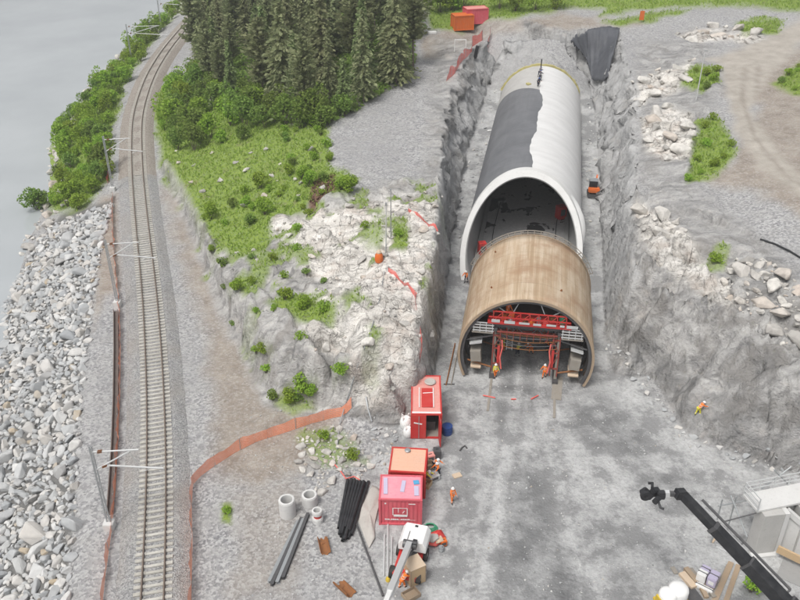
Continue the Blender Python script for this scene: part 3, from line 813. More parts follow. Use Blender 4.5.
class MB:
    def __init__(s):
        s.v, s.f, s.sm = [], [], []
    def add(s, vs, fs, smooth=False):
        o = len(s.v)
        s.v += [tuple(p) for p in vs]
        s.f += [tuple(i + o for i in f) for f in fs]
        s.sm += [smooth] * len(fs)
        return s
    def box(s, c, d, rz=0.0, rx=0.0, ry=0.0, bev=0.0):
        m = Matrix.Rotation(rz, 3, 'Z') @ Matrix.Rotation(rx, 3, 'X') @ Matrix.Rotation(ry, 3, 'Y')
        c = Vector(c)
        h = [x / 2 for x in d]
        if bev <= 0:
            vs = [c + m @ Vector((x * h[0], y * h[1], z * h[2])) for z in (-1, 1) for x, y in ((-1, -1), (1, -1), (1, 1), (-1, 1))]
            return s.add(vs, [(3, 2, 1, 0), (4, 5, 6, 7), (0, 1, 5, 4), (1, 2, 6, 5), (2, 3, 7, 6), (3, 0, 4, 7)])
        bm = bmesh.new()
        bmesh.ops.create_cube(bm, size=1)
        for v in bm.verts:
            v.co = Vector((v.co.x * d[0], v.co.y * d[1], v.co.z * d[2]))
        bmesh.ops.bevel(bm, geom=bm.edges[:], offset=min(bev, min(d) * .45), segments=2, affect='EDGES')
        bm.verts.index_update()
        s.add([c + m @ v.co for v in bm.verts], [[v.index for v in f.verts] for f in bm.faces])
        bm.free()
        return s
    def bar(s, a, b, wd, ht=None, up=(0, 0, 1)):
        a, b = Vector(a), Vector(b)
        d = b - a
        y = d.normalized()
        x = y.cross(Vector(up))
        if x.length < 1e-4: x = y.cross(Vector((1, 0, 0)))
        x.normalize()
        z = x.cross(y)
        ht = ht or wd
        vs = [p + x * sx * wd / 2 + z * sz * ht / 2 for p in (a, b) for sx, sz in ((-1, -1), (1, -1), (1, 1), (-1, 1))]
        return s.add(vs, [(3, 2, 1, 0), (4, 5, 6, 7), (0, 1, 5, 4), (1, 2, 6, 5), (2, 3, 7, 6), (3, 0, 4, 7)])
    def tube(s, pts, r, n=8, cap=True, smooth=True):
        pts = [Vector(p) for p in pts]
        rs = r if isinstance(r, (list, tuple)) else [r] * len(pts)
        rings = []
        px = None
        for i, p in enumerate(pts):
            d = (pts[min(i + 1, len(pts) - 1)] - pts[max(i - 1, 0)]).normalized()
            x = px - d * px.dot(d) if px is not None else d.cross(Vector((0, 0, 1)))
            if x.length < 1e-3: x = d.cross(Vector((1, 0, 0)))
            x.normalize()
            px = x
            y = d.cross(x)
            rings.append([p + (x * math.cos(2 * math.pi * k / n) + y * math.sin(2 * math.pi * k / n)) * rs[i] for k in range(n)])
        vs = [q for g in rings for q in g]
        fs = [(i * n + k, i * n + (k + 1) % n, (i + 1) * n + (k + 1) % n, (i + 1) * n + k) for i in range(len(pts) - 1) for k in range(n)]
        s.add(vs, fs, smooth)
        if cap:
            s.add(rings[0], [tuple(range(n))])
            s.add(rings[-1], [tuple(range(n))[::-1]])
        return s
    def pipe(s, a, b, ro, ri, n=20):
        """hollow pipe"""
        a, b = Vector(a), Vector(b)
        d = (b - a).normalized()
        x = d.cross(Vector((0, 0, 1)))
        if x.length < 1e-3: x = Vector((1, 0, 0))
        x.normalize()
        y = d.cross(x)
        rings = []
        for p, r in ((a, ro), (b, ro), (b, ri), (a, ri)):
            rings.append([p + (x * math.cos(2 * math.pi * k / n) + y * math.sin(2 * math.pi * k / n)) * r for k in range(n)])
        for i in range(4):
            g, h = rings[i], rings[(i + 1) % 4]
            s.add(g + h, [(k, (k + 1) % n, n + (k + 1) % n, n + k) for k in range(n)], i % 2 == 0)
        return s
    def lathe(s, prof, n=24, c=(0, 0, 0)):
        vs = [(c[0] + r * math.cos(2 * math.pi * k / n), c[1] + r * math.sin(2 * math.pi * k / n), c[2] + z) for r, z in prof for k in range(n)]
        fs = [(i * n + k, i * n + (k + 1) % n, (i + 1) * n + (k + 1) % n, (i + 1) * n + k) for i in range(len(prof) - 1) for k in range(n)]
        return s.add(vs, fs, True)
    def prism(s, poly, axis_a, axis_b, origin, ext):
        """polygon in the plane (axis_a, axis_b) at origin, pushed along ext"""
        a, b, o, e = Vector(axis_a), Vector(axis_b), Vector(origin), Vector(ext)
        n = len(poly)
        vs = [o + a * u + b * v for u, v in poly] + [o + a * u + b * v + e for u, v in poly]
        return s.add(vs, [tuple(range(n))[::-1], tuple(range(n, 2 * n))] + [(k, (k + 1) % n, n + (k + 1) % n, n + k) for k in range(n)])
    def mesh(s, name):
        me = bpy.data.meshes.new(name)
        me.from_pydata(s.v, [], s.f)
        me.polygons.foreach_set('use_smooth', s.sm)
        me.update()
        bm = bmesh.new()
        bm.from_mesh(me)
        bmesh.ops.recalc_face_normals(bm, faces=bm.faces[:])
        bm.to_mesh(me)
        bm.free()
        return me
    def build(s, name, mat, parent=None, loc=None, bevel=0.0):
        o = link(name, s.mesh(name), mat, parent, loc)
        if any(s.sm):
            e_ = o.modifiers.new('sharp', 'EDGE_SPLIT')
            e_.split_angle = R(38)
        if bevel:
            b = o.modifiers.new('bevel', 'BEVEL')
            b.width = bevel
            b.segments = 2
            b.limit_method = 'ANGLE'
        return o

def hull(r, seed, n=16, squash=(1, 1, 1)):
    """angular quarried stone"""
    g = np.random.default_rng(seed)
    p = g.normal(size=(n, 3))
    p /= np.linalg.norm(p, axis=1)[:, None] ** .75
    p = np.clip(p, -.95, .95) * np.array(squash) * r
    bm = bmesh.new()
    for q in p:
        bm.verts.new(q)
    res = bmesh.ops.convex_hull(bm, input=bm.verts[:])
    junk = [v for v in bm.verts if not v.link_faces]
    bmesh.ops.delete(bm, geom=junk, context='VERTS')
    bmesh.ops.dissolve_limit(bm, angle_limit=R(16), verts=bm.verts[:], edges=bm.edges[:])
    bmesh.ops.bevel(bm, geom=bm.edges[:], offset=.07 * r, segments=1, affect='EDGES')
    me = bpy.data.meshes.new('boulder')
    bm.to_mesh(me)
    bm.free()
    return me

def cards(c, size, seed, tilt=1.0, aspect=.6, dirs=None):
    """many small leaf-shaped faces round the points c"""
    g = np.random.default_rng(seed)
    n = len(c)
    size = np.broadcast_to(size, (n,)) * g.uniform(.7, 1.3, n)
    if dirs is None:
        a = g.normal(size=(n, 3))
        a[:, 2] *= tilt
    else:
        a = np.array(dirs, float)
    a /= np.linalg.norm(a, axis=1)[:, None] + 1e-9
    b = np.cross(a, g.normal(size=(n, 3)))
    b /= np.linalg.norm(b, axis=1)[:, None] + 1e-9
    a, b = a * size[:, None] * .5, b * size[:, None] * .5 * aspect
    v = np.stack([c - a, c + b, c + a, c - b], 1).reshape(-1, 3)
    f = np.arange(4 * n).reshape(-1, 4)
    return v, f
make_materials()
# ------------------------------------------------------------------ ground, lake, track bed
V = np.stack([XX + DX, YY + DY, ZZ], -1).reshape(-1, 3)
ii = np.arange(NX * NY).reshape(NX, NY)
F = np.stack([ii[:-1, :-1], ii[1:, :-1], ii[1:, 1:], ii[:-1, 1:]], -1).reshape(-1, 4)
me = npmesh('ground', V, F, True)
for k, a in dict(grass=grass * (1 - forest), rock=rock, pale=zmax(pale_r, pale_hill * (1 - .25 * steep), hill * .12), dirt=dirt, wet_and_dark=zmax(wet_and_dark * (1 - rock), damp_rock), road=road, forest=forest, duff=duff, yard=np.clip(yard * (1 - rock), 0, 1), dark=bank * .85, ruts=tracks, shot=np.clip(pit * 1.0, 0, 1)).items():  # wet channel also carries the darker rock of the slope
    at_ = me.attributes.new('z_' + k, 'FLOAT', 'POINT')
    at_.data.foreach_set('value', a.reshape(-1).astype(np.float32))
# land far away beyond the survey is wooded or grassy
o = link('ground', me, M['ground'])
tag(o, kind='structure')

wx = np.array([-2600, -400, -200, -100, -20.])
wy = np.array([-300, 0, 100, 200, 400, 3000.])
wv = [(x, y, WATER_Z) for x in wx for y in wy]
wf = [(i * 6 + j, (i + 1) * 6 + j, (i + 1) * 6 + j + 1, i * 6 + j + 1) for i in range(4) for j in range(5)]
tag(link('lake', npmesh('lake', wv, wf, True), M['water']), kind='structure')

def strip(name, offs, zs, mat, y0=-30, y1=300, step=2):
    sel = np.nonzero((TRK[:, 1] > y0) & (TRK[:, 1] < y1))[0][::step]
    v, f = [], []
    n = len(offs)
    for q in sel:
        for d, z in zip(offs, zs):
            p = TRK[q] + TNR[q] * d
            v.append((p[0], p[1], z + .02 * math.sin(q * .7 + d * 3)))
    for i in range(len(sel) - 1):
        for k in range(n - 1):
            f.append((i * n + k, i * n + k + 1, (i + 1) * n + k + 1, (i + 1) * n + k))
    return tag(link(name, npmesh(name, v, f, True), mat), kind='structure')
strip('track_ballast', (-2.9, -1.75, -1.5, 0, 1.5, 1.75, 2.9), (-.55, -.03, 0, -.02, 0, -.03, -.55), M['ballast'], -30, 113)
strip('track_ballast', (-2.9, -1.75, -1.5, 0, 1.5, 1.75, 2.9), (-.55, -.03, 0, .04, 0, -.03, -.55), M['ballast_b'], 112.5)

# ------------------------------------------------------------------ railway track
trk = thing('railway_track', 'curving single railway track on pale concrete sleepers beside the lake', 'railway track')
s_arc = np.concatenate(([0], np.cumsum(np.linalg.norm(np.diff(TRK, axis=0), axis=1))))
def trk_at(s):
    x, y = np.interp(s, s_arc, TRK[:, 0]), np.interp(s, s_arc, TRK[:, 1])
    a, b = np.interp(s, s_arc, TNR[:, 0]), np.interp(s, s_arc, TNR[:, 1])
    return np.array((x, y)), np.array((a, b))
for sgn in (-1, 1):
    prof = [(-.075, .09), (-.075, .115), (-.02, .13), (-.02, .20), (-.036, .205), (-.036, .24), (.036, .24), (.036, .205), (.02, .20), (.02, .13), (.075, .115), (.075, .09)]
    v, f = [], []
    ss = np.arange(s_arc[0], s_arc[-1] - 40, 1.2)
    for s_ in ss:
        p, n_ = trk_at(s_)
        for a, z in prof:
            q_ = p + n_ * (sgn * .7535 + a)
            v.append((q_[0], q_[1], z))
    k = len(prof)
    for i in range(len(ss) - 1):
        for j in range(k):
            f.append((i * k + j, i * k + (j + 1) % k, (i + 1) * k + (j + 1) % k, (i + 1) * k + j))
    link('rail', npmesh('rail', v, f), M['rail'], trk)
sl_mb = MB()
for c_, d_ in (((-.93, 0, 0), (.74, .27, .2)), ((.93, 0, 0), (.74, .27, .2)), ((0, 0, -.015), (1.14, .22, .16))):
    sl_mb.box(c_, d_)
for sx in (-.86, -.645, .645, .86):
    sl_mb.box((sx, 0, .11), (.09, .13, .05))
sl_me = sl_mb.mesh('sleeper')
sl_me.materials.append(M['sleeper'])
s0 = float(np.interp(36.5, TRK[:, 1], s_arc))
rest_v, rest_f = [], []
bv = np.array([v.co for v in sl_me.vertices])
bfaces = [tuple(p.vertices) for p in sl_me.polygons]
k = 0
s_ = s0
while s_ < s_arc[-1] - 60:
    p, n_ = trk_at(s_)
    z = -.008 if k < 130 else -.03
    if k < 100:
        q_ = link('sleeper', sl_me, None, trk, (p[0], p[1], z))
        q_.rotation_euler = (0, 0, math.atan2(n_[1], n_[0]) + random.uniform(-.008, .008))
    else:
        rest_f += [tuple(i + len(rest_v) for i in f_) for f_ in bfaces]
        for b_ in bv:
            w_ = p + n_ * b_[0] + np.array((-n_[1], n_[0])) * b_[1]
            rest_v.append((w_[0], w_[1], b_[2] + z))
    s_ += .6
    k += 1
me = bpy.data.meshes.new('sleeper_rest')
me.from_pydata(rest_v, [], rest_f)
tag(link('sleeper', me, M['sleeper'], trk), kind='stuff')

# ------------------------------------------------------------------ tunnel
RO, RI, ZC = 6.5, 6.02, 2.8
TUN_LEN = 73.0
K_BEV = 1.15                                            # how far the sloped mouth leans back per metre of height
Y_BASE = 17.7
def horseshoe(r, n, a0=None, a1=None):
    lo = -math.asin(min(1, ZC / r)) if a0 is None else a0
    hi = math.pi + math.asin(min(1, ZC / r)) if a1 is None else a1
    return [(r * math.cos(lo + (hi - lo) * k / n), ZC + r * math.sin(lo + (hi - lo) * k / n), lo + (hi - lo) * k / n) for k in range(n + 1)]
def mouth(z, d=0.0):
    return Y_BASE + d + K_BEV * min(max(z, 0), 12)
def shell(name, r, front, back, mat, parent, a0=None, a1=None, nu=64, nv=40, thick=None):
    """curved sheet between two (angle, height) dependent ends; front and back are functions of (angle, z)"""
    pr = horseshoe(r, nu, a0, a1)
    v, uv = [], []
    for x, z, a in pr:
        y0, y1 = front(a, z), back(a, z)
        for j in range(nv + 1):
            y = y0 + (y1 - y0) * j / nv
            v.append((x, y, z))
            uv.append((a * r, y))
    f = [(i * (nv + 1) + j, i * (nv + 1) + j + 1, (i + 1) * (nv + 1) + j + 1, (i + 1) * (nv + 1) + j) for i in range(nu) for j in range(nv)]
    o = link(name, npmesh(name, v, f, True, uv), mat, parent)
    if thick:
        md = o.modifiers.new('thickness', 'SOLIDIFY')
        md.thickness = thick
        md.offset = -1
    return o
tun_o = thing('tunnel', 'long concrete tunnel tube in the rock cutting, half dark membrane and half white felt', 'tunnel', (TA[0], TA[1], 0), -TH)
T_end = lambda a, z: TUN_LEN
# structural ring, thick
pr_o, pr_i = horseshoe(RO, 64), horseshoe(RI, 64)
v, f = [], []
NVv = 30
for x, z, a in pr_o:
    for j in range(NVv + 1):
        y0 = mouth(z)
        v.append((x, y0 + (TUN_LEN - y0) * j / NVv, z))
for x, z, a in pr_i:
    for j in range(NVv + 1):
        y0 = mouth(z)
        v.append((x, y0 + (TUN_LEN - y0) * j / NVv, z))
half = len(pr_o) * (NVv + 1)
n1_ = NVv + 1
for i in range(64):
    for j in range(NVv):
        f.append((i * n1_ + j, i * n1_ + j + 1, (i + 1) * n1_ + j + 1, (i + 1) * n1_ + j))
        f.append((half + i * n1_ + j, half + (i + 1) * n1_ + j, half + (i + 1) * n1_ + j + 1, half + i * n1_ + j + 1))
    for j in (0, NVv):
        f.append((i * n1_ + j, (i + 1) * n1_ + j, half + (i + 1) * n1_ + j, half + i * n1_ + j))
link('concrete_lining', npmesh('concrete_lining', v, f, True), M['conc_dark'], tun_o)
# mouth collar
v, f = [], []
pr = horseshoe(1.0, 72)
sec = [(RI + .12, 0.02), (RO + .22, -.05), (RO + .24, .8), (RI + .12, .55)]
lo = -math.asin(ZC / RO)
for k in range(73):
    a = lo + (math.pi - 2 * lo) * k / 72
    for r_, dy in sec:
        x, z = r_ * math.cos(a), ZC + r_ * math.sin(a)
        v.append((x, mouth(z) - .12 + dy * 1.0, z))
for k in range(72):
    for j in range(4):
        f.append((k * 4 + j, k * 4 + (j + 1) % 4, (k + 1) * 4 + (j + 1) % 4, (k + 1) * 4 + j))
link('mouth_collar', npmesh('mouth_collar', v, f), M['conc_pale'], tun_o)
HP = math.pi / 2
edge_w = lambda a, z: 0
seam = HP - .02
def wavy(y):
    return .14 + .045 * math.sin(y * .21) + .03 * math.sin(y * .53 + 1) + .008 * math.sin(y * 1.3) + .005 * math.sin(y * 2.9 + 2)
# membrane over the lake-side half up to the joint, bare concrete beyond it
def sheet_between(name, r, mat, a_of, b_of, y0_of, y1_of, nu=40, nv=150):
    v, uv = [], []
    for j in range(nv + 1):
        t = j / nv
        for i in range(nu + 1):
            q_ = i / nu
            ym = 45 + 0 * t
            a = None
            y = None
            # along first, then round
            zt_ = ZC + r * math.sin(HP - .05)
            yy = y0_of(HP, zt_) + (y1_of(HP, zt_) - y0_of(HP, zt_)) * t
            a = a_of(yy) + (b_of(yy) - a_of(yy)) * q_
            z = ZC + r * math.sin(a)
            y = y0_of(a, z) + (y1_of(a, z) - y0_of(a, z)) * t
            v.append((r * math.cos(a), y, z))
            uv.append((a * r, y))
    f = [(j * (nu + 1) + i, j * (nu + 1) + i + 1, (j + 1) * (nu + 1) + i + 1, (j + 1) * (nu + 1) + i) for j in range(nv) for i in range(nu)]
    return link(name, npmesh(name, v, f, True, uv), mat, tun_o)
hi_a = math.pi + math.asin(ZC / RO)
lo_a = -math.asin(ZC / RO)
joint = lambda a, z: 60.0 + 5.0 * math.sin(max(0.0, a - HP))
sheet_between('waterproof_membrane', RO + .05, M['membrane'], lambda y: HP - .1, lambda y: hi_a, lambda a, z: mouth(z) + .5, joint)
sheet_between('bare_concrete_ring', RO + .04, M['conc'], lambda y: HP - .1, lambda y: hi_a, joint, T_end)
sheet_between('felt_cover', RO + .11, M['felt'], lambda y: lo_a + .05, lambda y: HP - .13 + wavy(y) - .04, lambda a, z: mouth(z) + .45, lambda a, z: TUN_LEN - .6)
# loose flap of felt by the mouth
v, f = [], []
for k in range(13):
    a = .02 + k * .06
    y = mouth(ZC + RO * math.sin(a)) + .9
    bul = .5 * math.sin(math.pi * k / 12)
    for r_, dy in ((RO + .10, -.2), (RO + .2 + bul, .35), (RO + .16 + bul * .8, 1.2), (RO + .12, 2.2)):
        v.append((r_ * math.cos(a), y + dy, ZC + r_ * math.sin(a)))
f = [(k * 4 + j, k * 4 + j + 1, (k + 1) * 4 + j + 1, (k + 1) * 4 + j) for k in range(12) for j in range(3)]
link('felt_flap', npmesh('felt_flap', v, f, True), M['felt'], tun_o)
# yellow edge strip at the rock face
v, f = [], []
for k in range(49):
    a = -.02 + (math.pi + .04) * k / 48
    rr_ = RO + .16 + .10 * math.sin(k * 1.9) * math.sin(k * .7)
    for r_, dy in ((RO + .02, -.3), (rr_ + .16, -.3), (rr_ + .16, .1), (RO + .02, .1)):
        v.append((r_ * math.cos(a), TUN_LEN + dy + .05 * math.sin(k * 2.3), ZC + r_ * math.sin(a)))
for k in range(48):
    for j in range(4):
        f.append((k * 4 + j, k * 4 + (j + 1) % 4, (k + 1) * 4 + (j + 1) % 4, (k + 1) * 4 + j))
link('edge_strip', npmesh('edge_strip', v, f), M['yellowdull'], tun_o)
# floor inside, with damp patches
b = NB('tunnel_floor_mix')
n1 = b.noise(.33, 5, .6, b.map((1, .75, 1)), .5)
n2 = b.noise(2.5, 4)
c = b.mix(b.ramp(n2, [(.3, 0), (.7, 1)]), (.33, .325, .33), (.43, .425, .42))
c = b.mix(b.ramp(n1, [(.555, 0), (.575, .93)]), c, (.03, .03, .032))
tf_m = b.fin(c, .7, b.bump(n2, .2, .03))
fv = [(x, 14 + (TUN_LEN - 14) * j / 20, 0.012) for j in range(21) for x in np.linspace(-5.25, 5.25, 9)]
ff = [(j * 9 + i, j * 9 + i + 1, (j + 1) * 9 + i + 1, (j + 1) * 9 + i) for j in range(20) for i in range(8)]
link('invert_floor', npmesh('invert_floor', fv, ff), tf_m, tun_o)
wl = MB()
for sx in (-1, 1):
    wl.box((sx * 5.1, 20 + 26, .18), (.5, 52, .36))
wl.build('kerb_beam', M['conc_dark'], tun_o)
# ------------------------------------------------------------------ tunnel formwork (timber barrel on a gantry)
FA = (11.35, 63.4)
FTH = R(9.2)
FR, FL = 6.05, 12.6
fw = thing('tunnel_formwork', 'tan timber barrel formwork on a steel gantry in front of the tunnel mouth', 'formwork', (FA[0], FA[1], 0), -FTH)
lo_f = -math.asin(2.55 / FR)
pr = horseshoe(FR, 72, lo_f, math.pi - lo_f)
v, uv = [], []
for x, z, a in pr:
    for j in range(13):
        v.append((x, FL * j / 12, z))
        uv.append((a * FR, FL * j / 12))
f = [(i * 13 + j, i * 13 + j + 1, (i + 1) * 13 + j + 1, (i + 1) * 13 + j) for i in range(72) for j in range(12)]
o = link('timber_lagging', npmesh('timber_lagging', v, f, True, uv), M['lagging'], fw)
md = o.modifiers.new('thickness', 'SOLIDIFY')
md.thickness, md.offset = .09, 1
def arch(name, r0, r1, y0, y1, mat, n=64, parent=fw):
    v, f = [], []
    for k in range(n + 1):
        a = lo_f + (math.pi - 2 * lo_f) * k / n
        for r_, y in ((r0, y0), (r1, y0), (r1, y1), (r0, y1)):
            v.append((r_ * math.cos(a), y, ZC + r_ * math.sin(a)))
    for k in range(n):
        for j in range(4):
            f.append((k * 4 + j, (k + 1) * 4 + j, (k + 1) * 4 + (j + 1) % 4, k * 4 + (j + 1) % 4))
    return link(name, npmesh(name, v, f), mat, parent)
arch('front_rim', FR - .13, FR + .10, -.06, .0, M['plank'])
arch('rear_rim', FR - .3, FR + .16, FL, FL + .12, M['plank'])
for k in range(9):
    y = .12 + k * (FL - .4) / 8
    arch('steel_rib', FR - .42, FR - .1, y, y + .14, M['steel_dark'], 40)
# gantry: legs, long beams, cross beams
for sx in (-1, 1):
    for y in (.7, 4.4, 8.1, 11.8):
        MB().box((sx * 2.9, y, 2.6), (.28, .28, 5.2)).build('gantry_leg', M['steel_dark' if y > 1 else 'plank_grey'], fw)
    MB().box((sx * 2.9, 6.2, 5.36), (.4, 11.8, .32)).build('long_beam', M['steel_dark'], fw)
    MB().box((sx * 2.9, 6.2, .2), (.5, 12.2, .3)).build('bogie_beam', M['steel_dark'], fw)
    # rail on sleepers that the gantry runs on
    MB().box((sx * 2.9 + .0, 5.0, .03), (.22, 19.5, .12)).build('running_rail', M['plank_grey'], fw)
for y in (.7, 4.4, 8.1, 11.8):
    mb = MB()
    mb.box((0, y, 5.66), (6.6, .26, .28))
    mb.box((0, y, 4.5), (5.4, .16, .2))
    for k in range(6):
        x0 = -2.7 + k * .9
        mb.bar((x0, y, 4.5 if k % 2 else 5.6), (x0 + .9, y, 5.6 if k % 2 else 4.5), .09)
    mb.build('cross_truss', M['steel_dark'], fw)
# red working platform in the crown at the open end
rp = MB()
rp.box((.1, .9, 6.26), (7.4, 1.5, .10))
for y in (.2, 1.6):
    rp.box((.1, y, 6.16), (7.4, .12, .22))
rp.build('red_platform', M['red'], fw)
rt = MB()
for z in (6.75, 7.35):
    rt.box((.1, .2, z), (6.6 if z > 7 else 7.2, .07, .12))
for k in range(9):
    x = -3.1 + k * .8
    rt.box((x, .2, 6.8), (.07, .07, 1.1))
    if k < 8:
        rt.bar((x, .2, 6.35), (x + .8, .2, 7.3), .05)
rt.build('platform_railing', M['red'], fw)
kb = MB()
g_ = random.Random(5)
x = -3.3
while x < 3.6:
    wd = g_.uniform(.4, 1.1)
    kb.box((x + wd / 2, .11 + g_.uniform(-.02, .02), 6.36 + g_.uniform(-.02, .05)), (wd - .1, .05, g_.uniform(.16, .3)))
    x += wd + g_.uniform(0, .4)
kb.build('toe_board', M['galv_pale'], fw)
MB().box((-1.55, .8, 6.7), (.5, .45, .75), .2).build('motor_unit', M['orange'], fw)
MB().lathe([(0, 0), (.28, 0), (.30, .08), (.30, .75), (.27, .85), (0, .86)], 16, (3.0, .8, 6.31)).build('pressure_bottle', M['green'], fw)
for sx in (-1, 1):
    for z0 in (6.3,):
        MB().bar((sx * 1.4, .25, 7.3), (sx * .9, .25, 8.5), .07).build('hanger', M['galv'], fw)
        MB().bar((sx * 2.0, .25, 7.3), (sx * 2.9, .25, 7.9), .07).build('hanger', M['galv'], fw)
# side platforms with pale railings
for sx in (-1, 1):
    MB().box((sx * 4.0, 1.0, 5.0), (1.9, 1.7, .1)).build('side_platform', M['plank_grey'], fw)
    r_ = MB()
    for z in (5.2, 5.5, 5.8, 6.05):
        r_.box((sx * 3.95, .2, z), (1.9 if z < 5.9 else 1.5, .05, .11))
    for k in range(4):
        r_.box((sx * 3.95 - .85 + k * .56, .2, 5.5), (.06, .06, 1.1))
    r_.build('side_railing', M['galv_pale'], fw)
    # folding side panels hinged down the wall
    MB().box((sx * 4.55, .75, 3.75), (1.15, 1.1, .13), 0, 0, sx * .25).build('folding_panel', M['galv_pale'], fw)
    MB().box((sx * 4.5, .9, 2.3), (.95, 1.4, 1.1), 0, 0, sx * .1).build('panel_box', M['plank_grey'], fw)
    MB().box((sx * 4.45, .85, 1.2), (.95, 1.3, .16), 0, .25, 0).build('step_plate', M['plyb'], fw)
    for y in (.5, 4.2, 7.9, 11.4):
        MB().tube([(sx * 3.05, y, 1.1), (sx * 5.25, y, 1.7)], .08, 8).build('side_jack', M['rust'], fw)
        MB().tube([(sx * 3.05, y, 4.6), (sx * 5.4, y, 3.9)], .08, 8).build('side_jack', M['steel_dark'], fw)
    MB().box((sx * 2.45, .55, 2.6), (.22, .22, 1.9)).build('hydraulic_ram', M['red'], fw)
    MB().tube([(sx * 2.2, .5, 4.2), (sx * 2.12, .35, 3.4), (sx * 2.28, .25, 2.4), (sx * 2.1, .2, 1.2)], .07, 8).build('hose', M['netred'], fw)
# stair ladder and cables below the platform
ld = MB()
for x in (-1.75, -1.25):
    ld.bar((x, .72, 3.0), (x, 1.2, 6.2), .05)
for k in range(10):
    t = (k + .5) / 10
    ld.box((-1.5, .72 + .48 * t, 3.0 + 3.2 * t), (.5, .04, .04))
ld.build('ladder', M['galv'], fw)
for k in range(4):
    z = 4.9 - k * .35
    pts_ = [(-2.7 + .54 * i, .45, z - .35 * math.sin(math.pi * i / 10) - .05 * k) for i in range(11)]
    MB().tube(pts_, .035, 6).build('cable', M['rust' if k % 2 else 'steel_dark'], fw)
# rail round the far rim
rr_ = MB()
for k in range(25):
    a = .35 + (math.pi - .7) * k / 24
    ca, sa = math.cos(a), math.sin(a)
    rr_.bar((FR * ca, FL + .15, ZC + FR * sa), ((FR + .55) * ca, FL + .2, ZC + (FR + .55) * sa), .08)
    if k < 24:
        a2 = .35 + (math.pi - .7) * (k + 1) / 24
        for q_ in (.28, .52):
            rr_.bar(((FR + q_) * ca, FL + .17, ZC + (FR + q_) * sa), ((FR + q_) * math.cos(a2), FL + .17, ZC + (FR + q_) * math.sin(a2)), .07)
rr_.build('rim_railing', M['plank_grey'], fw)
# small fittings on the outside of the barrel
for a, y in ((2.18, 3.4), (1.12, 3.0), (2.2, 10.6)):
    MB().tube([((FR + .05) * math.cos(a), y, ZC + (FR + .05) * math.sin(a)), ((FR + .25) * math.cos(a), y, ZC + (FR + .25) * math.sin(a))], .085, 10).build('grout_port', M['rust'], fw)

def fpt(x, y, z=0.0):
    return (FA[0] + x * math.cos(FTH) + y * math.sin(FTH), FA[1] - x * math.sin(FTH) + y * math.cos(FTH), z)

# denser steelwork inside: added dark decks, red frames, rusty props
MB().box((0, 7.2, 5.86), (6.4, 10.2, .09)).build('added_dark_deck', M['plank_dark'], fw)  # deck added to block light from above and darken the barrel interior
for sx in (-1, 1):
    MB().box((sx * 4.35, 6.6, 4.1), (1.6, 9.0, .08)).build('added_dark_deck', M['plank_dark'], fw)
    MB().box((sx * 4.6, 6.6, 2.2), (1.1, 9.0, .08)).build('added_dark_deck', M['plank_dark'], fw)
    rf = MB()
    for z in (1.5, 3.2, 4.6):
        rf.box((sx * 2.65, .55, z), (.7, .1, .14))
    for x in (2.35, 2.98):
        rf.box((sx * x, .5, 3.0), (.1, .1, 4.6))
    rf.bar((sx * 2.35, .5, 1.5), (sx * 2.98, .5, 3.2), .07)
    rf.bar((sx * 2.98, .5, 3.2), (sx * 2.35, .5, 4.6), .07)
    rf.build('red_frame', M['oldred'], fw)
    for k in range(5):
        MB().tube([(sx * (1.9 - .25 * k), 1.0 + .5 * k, 5.5), (sx * (1.7 - .3 * k), .9 + .5 * k, 4.0 - .2 * k)], .05, 6).build('prop', M['rust' if k % 2 else 'red'], fw)
for k, (z, y) in enumerate(((5.15, .35), (4.85, .5), (3.95, 2.6), (5.0, 3.2))):
    b_ = MB()
    b_.box((0, y, z), (5.4, .1, .13))
    for i in range(9):
        b_.box((-2.4 + i * .6, y, z - .3), (.06, .06, .6))
    b_.build('hanging_rail', M['rust' if k % 2 else 'oldred'], fw)
g_ = random.Random(12)
for k in range(8):
    x = -2.2 + k * .62
    MB().box((x, .55 + g_.uniform(-.2, .5), 6.5), (g_.uniform(.25, .5), .4, g_.uniform(.3, .55)), g_.uniform(0, 1)).build('tool_box', M[('orange', 'galv', 'red', 'rust')[k % 4]], fw)
for sx in (-1, 1):
    for y in (.9, 3.5):
        MB().tube([(sx * 3.3, y, 6.3), (sx * 2.3, y, 8.2)], .07, 6).build('crown_strut', M['rust'], fw)
# ------------------------------------------------------------------ people
def skin_mesh(name, joints, edges, root, levels=1):
    me = bpy.data.meshes.new(name)
    names = list(joints)
    me.from_pydata([joints[k][0] for k in names], [(names.index(a), names.index(b)) for a, b in edges], [])
    o = bpy.data.objects.new(name, me)
    COL.objects.link(o)
    o.modifiers.new('skin', 'SKIN')
    for k, sv in zip(names, me.skin_vertices[0].data):
        r_ = joints[k][1]
        sv.radius = r_ if isinstance(r_, tuple) else (r_, r_)
        sv.use_root = (k == root)
    sub = o.modifiers.new('sub', 'SUBSURF')
    sub.levels = sub.render_levels = levels
    dg = bpy.context.evaluated_depsgraph_get()
    out = bpy.data.meshes.new_from_object(o.evaluated_get(dg))
    out.polygons.foreach_set('use_smooth', [True] * len(out.polygons))
    bpy.data.objects.remove(o)
    return out

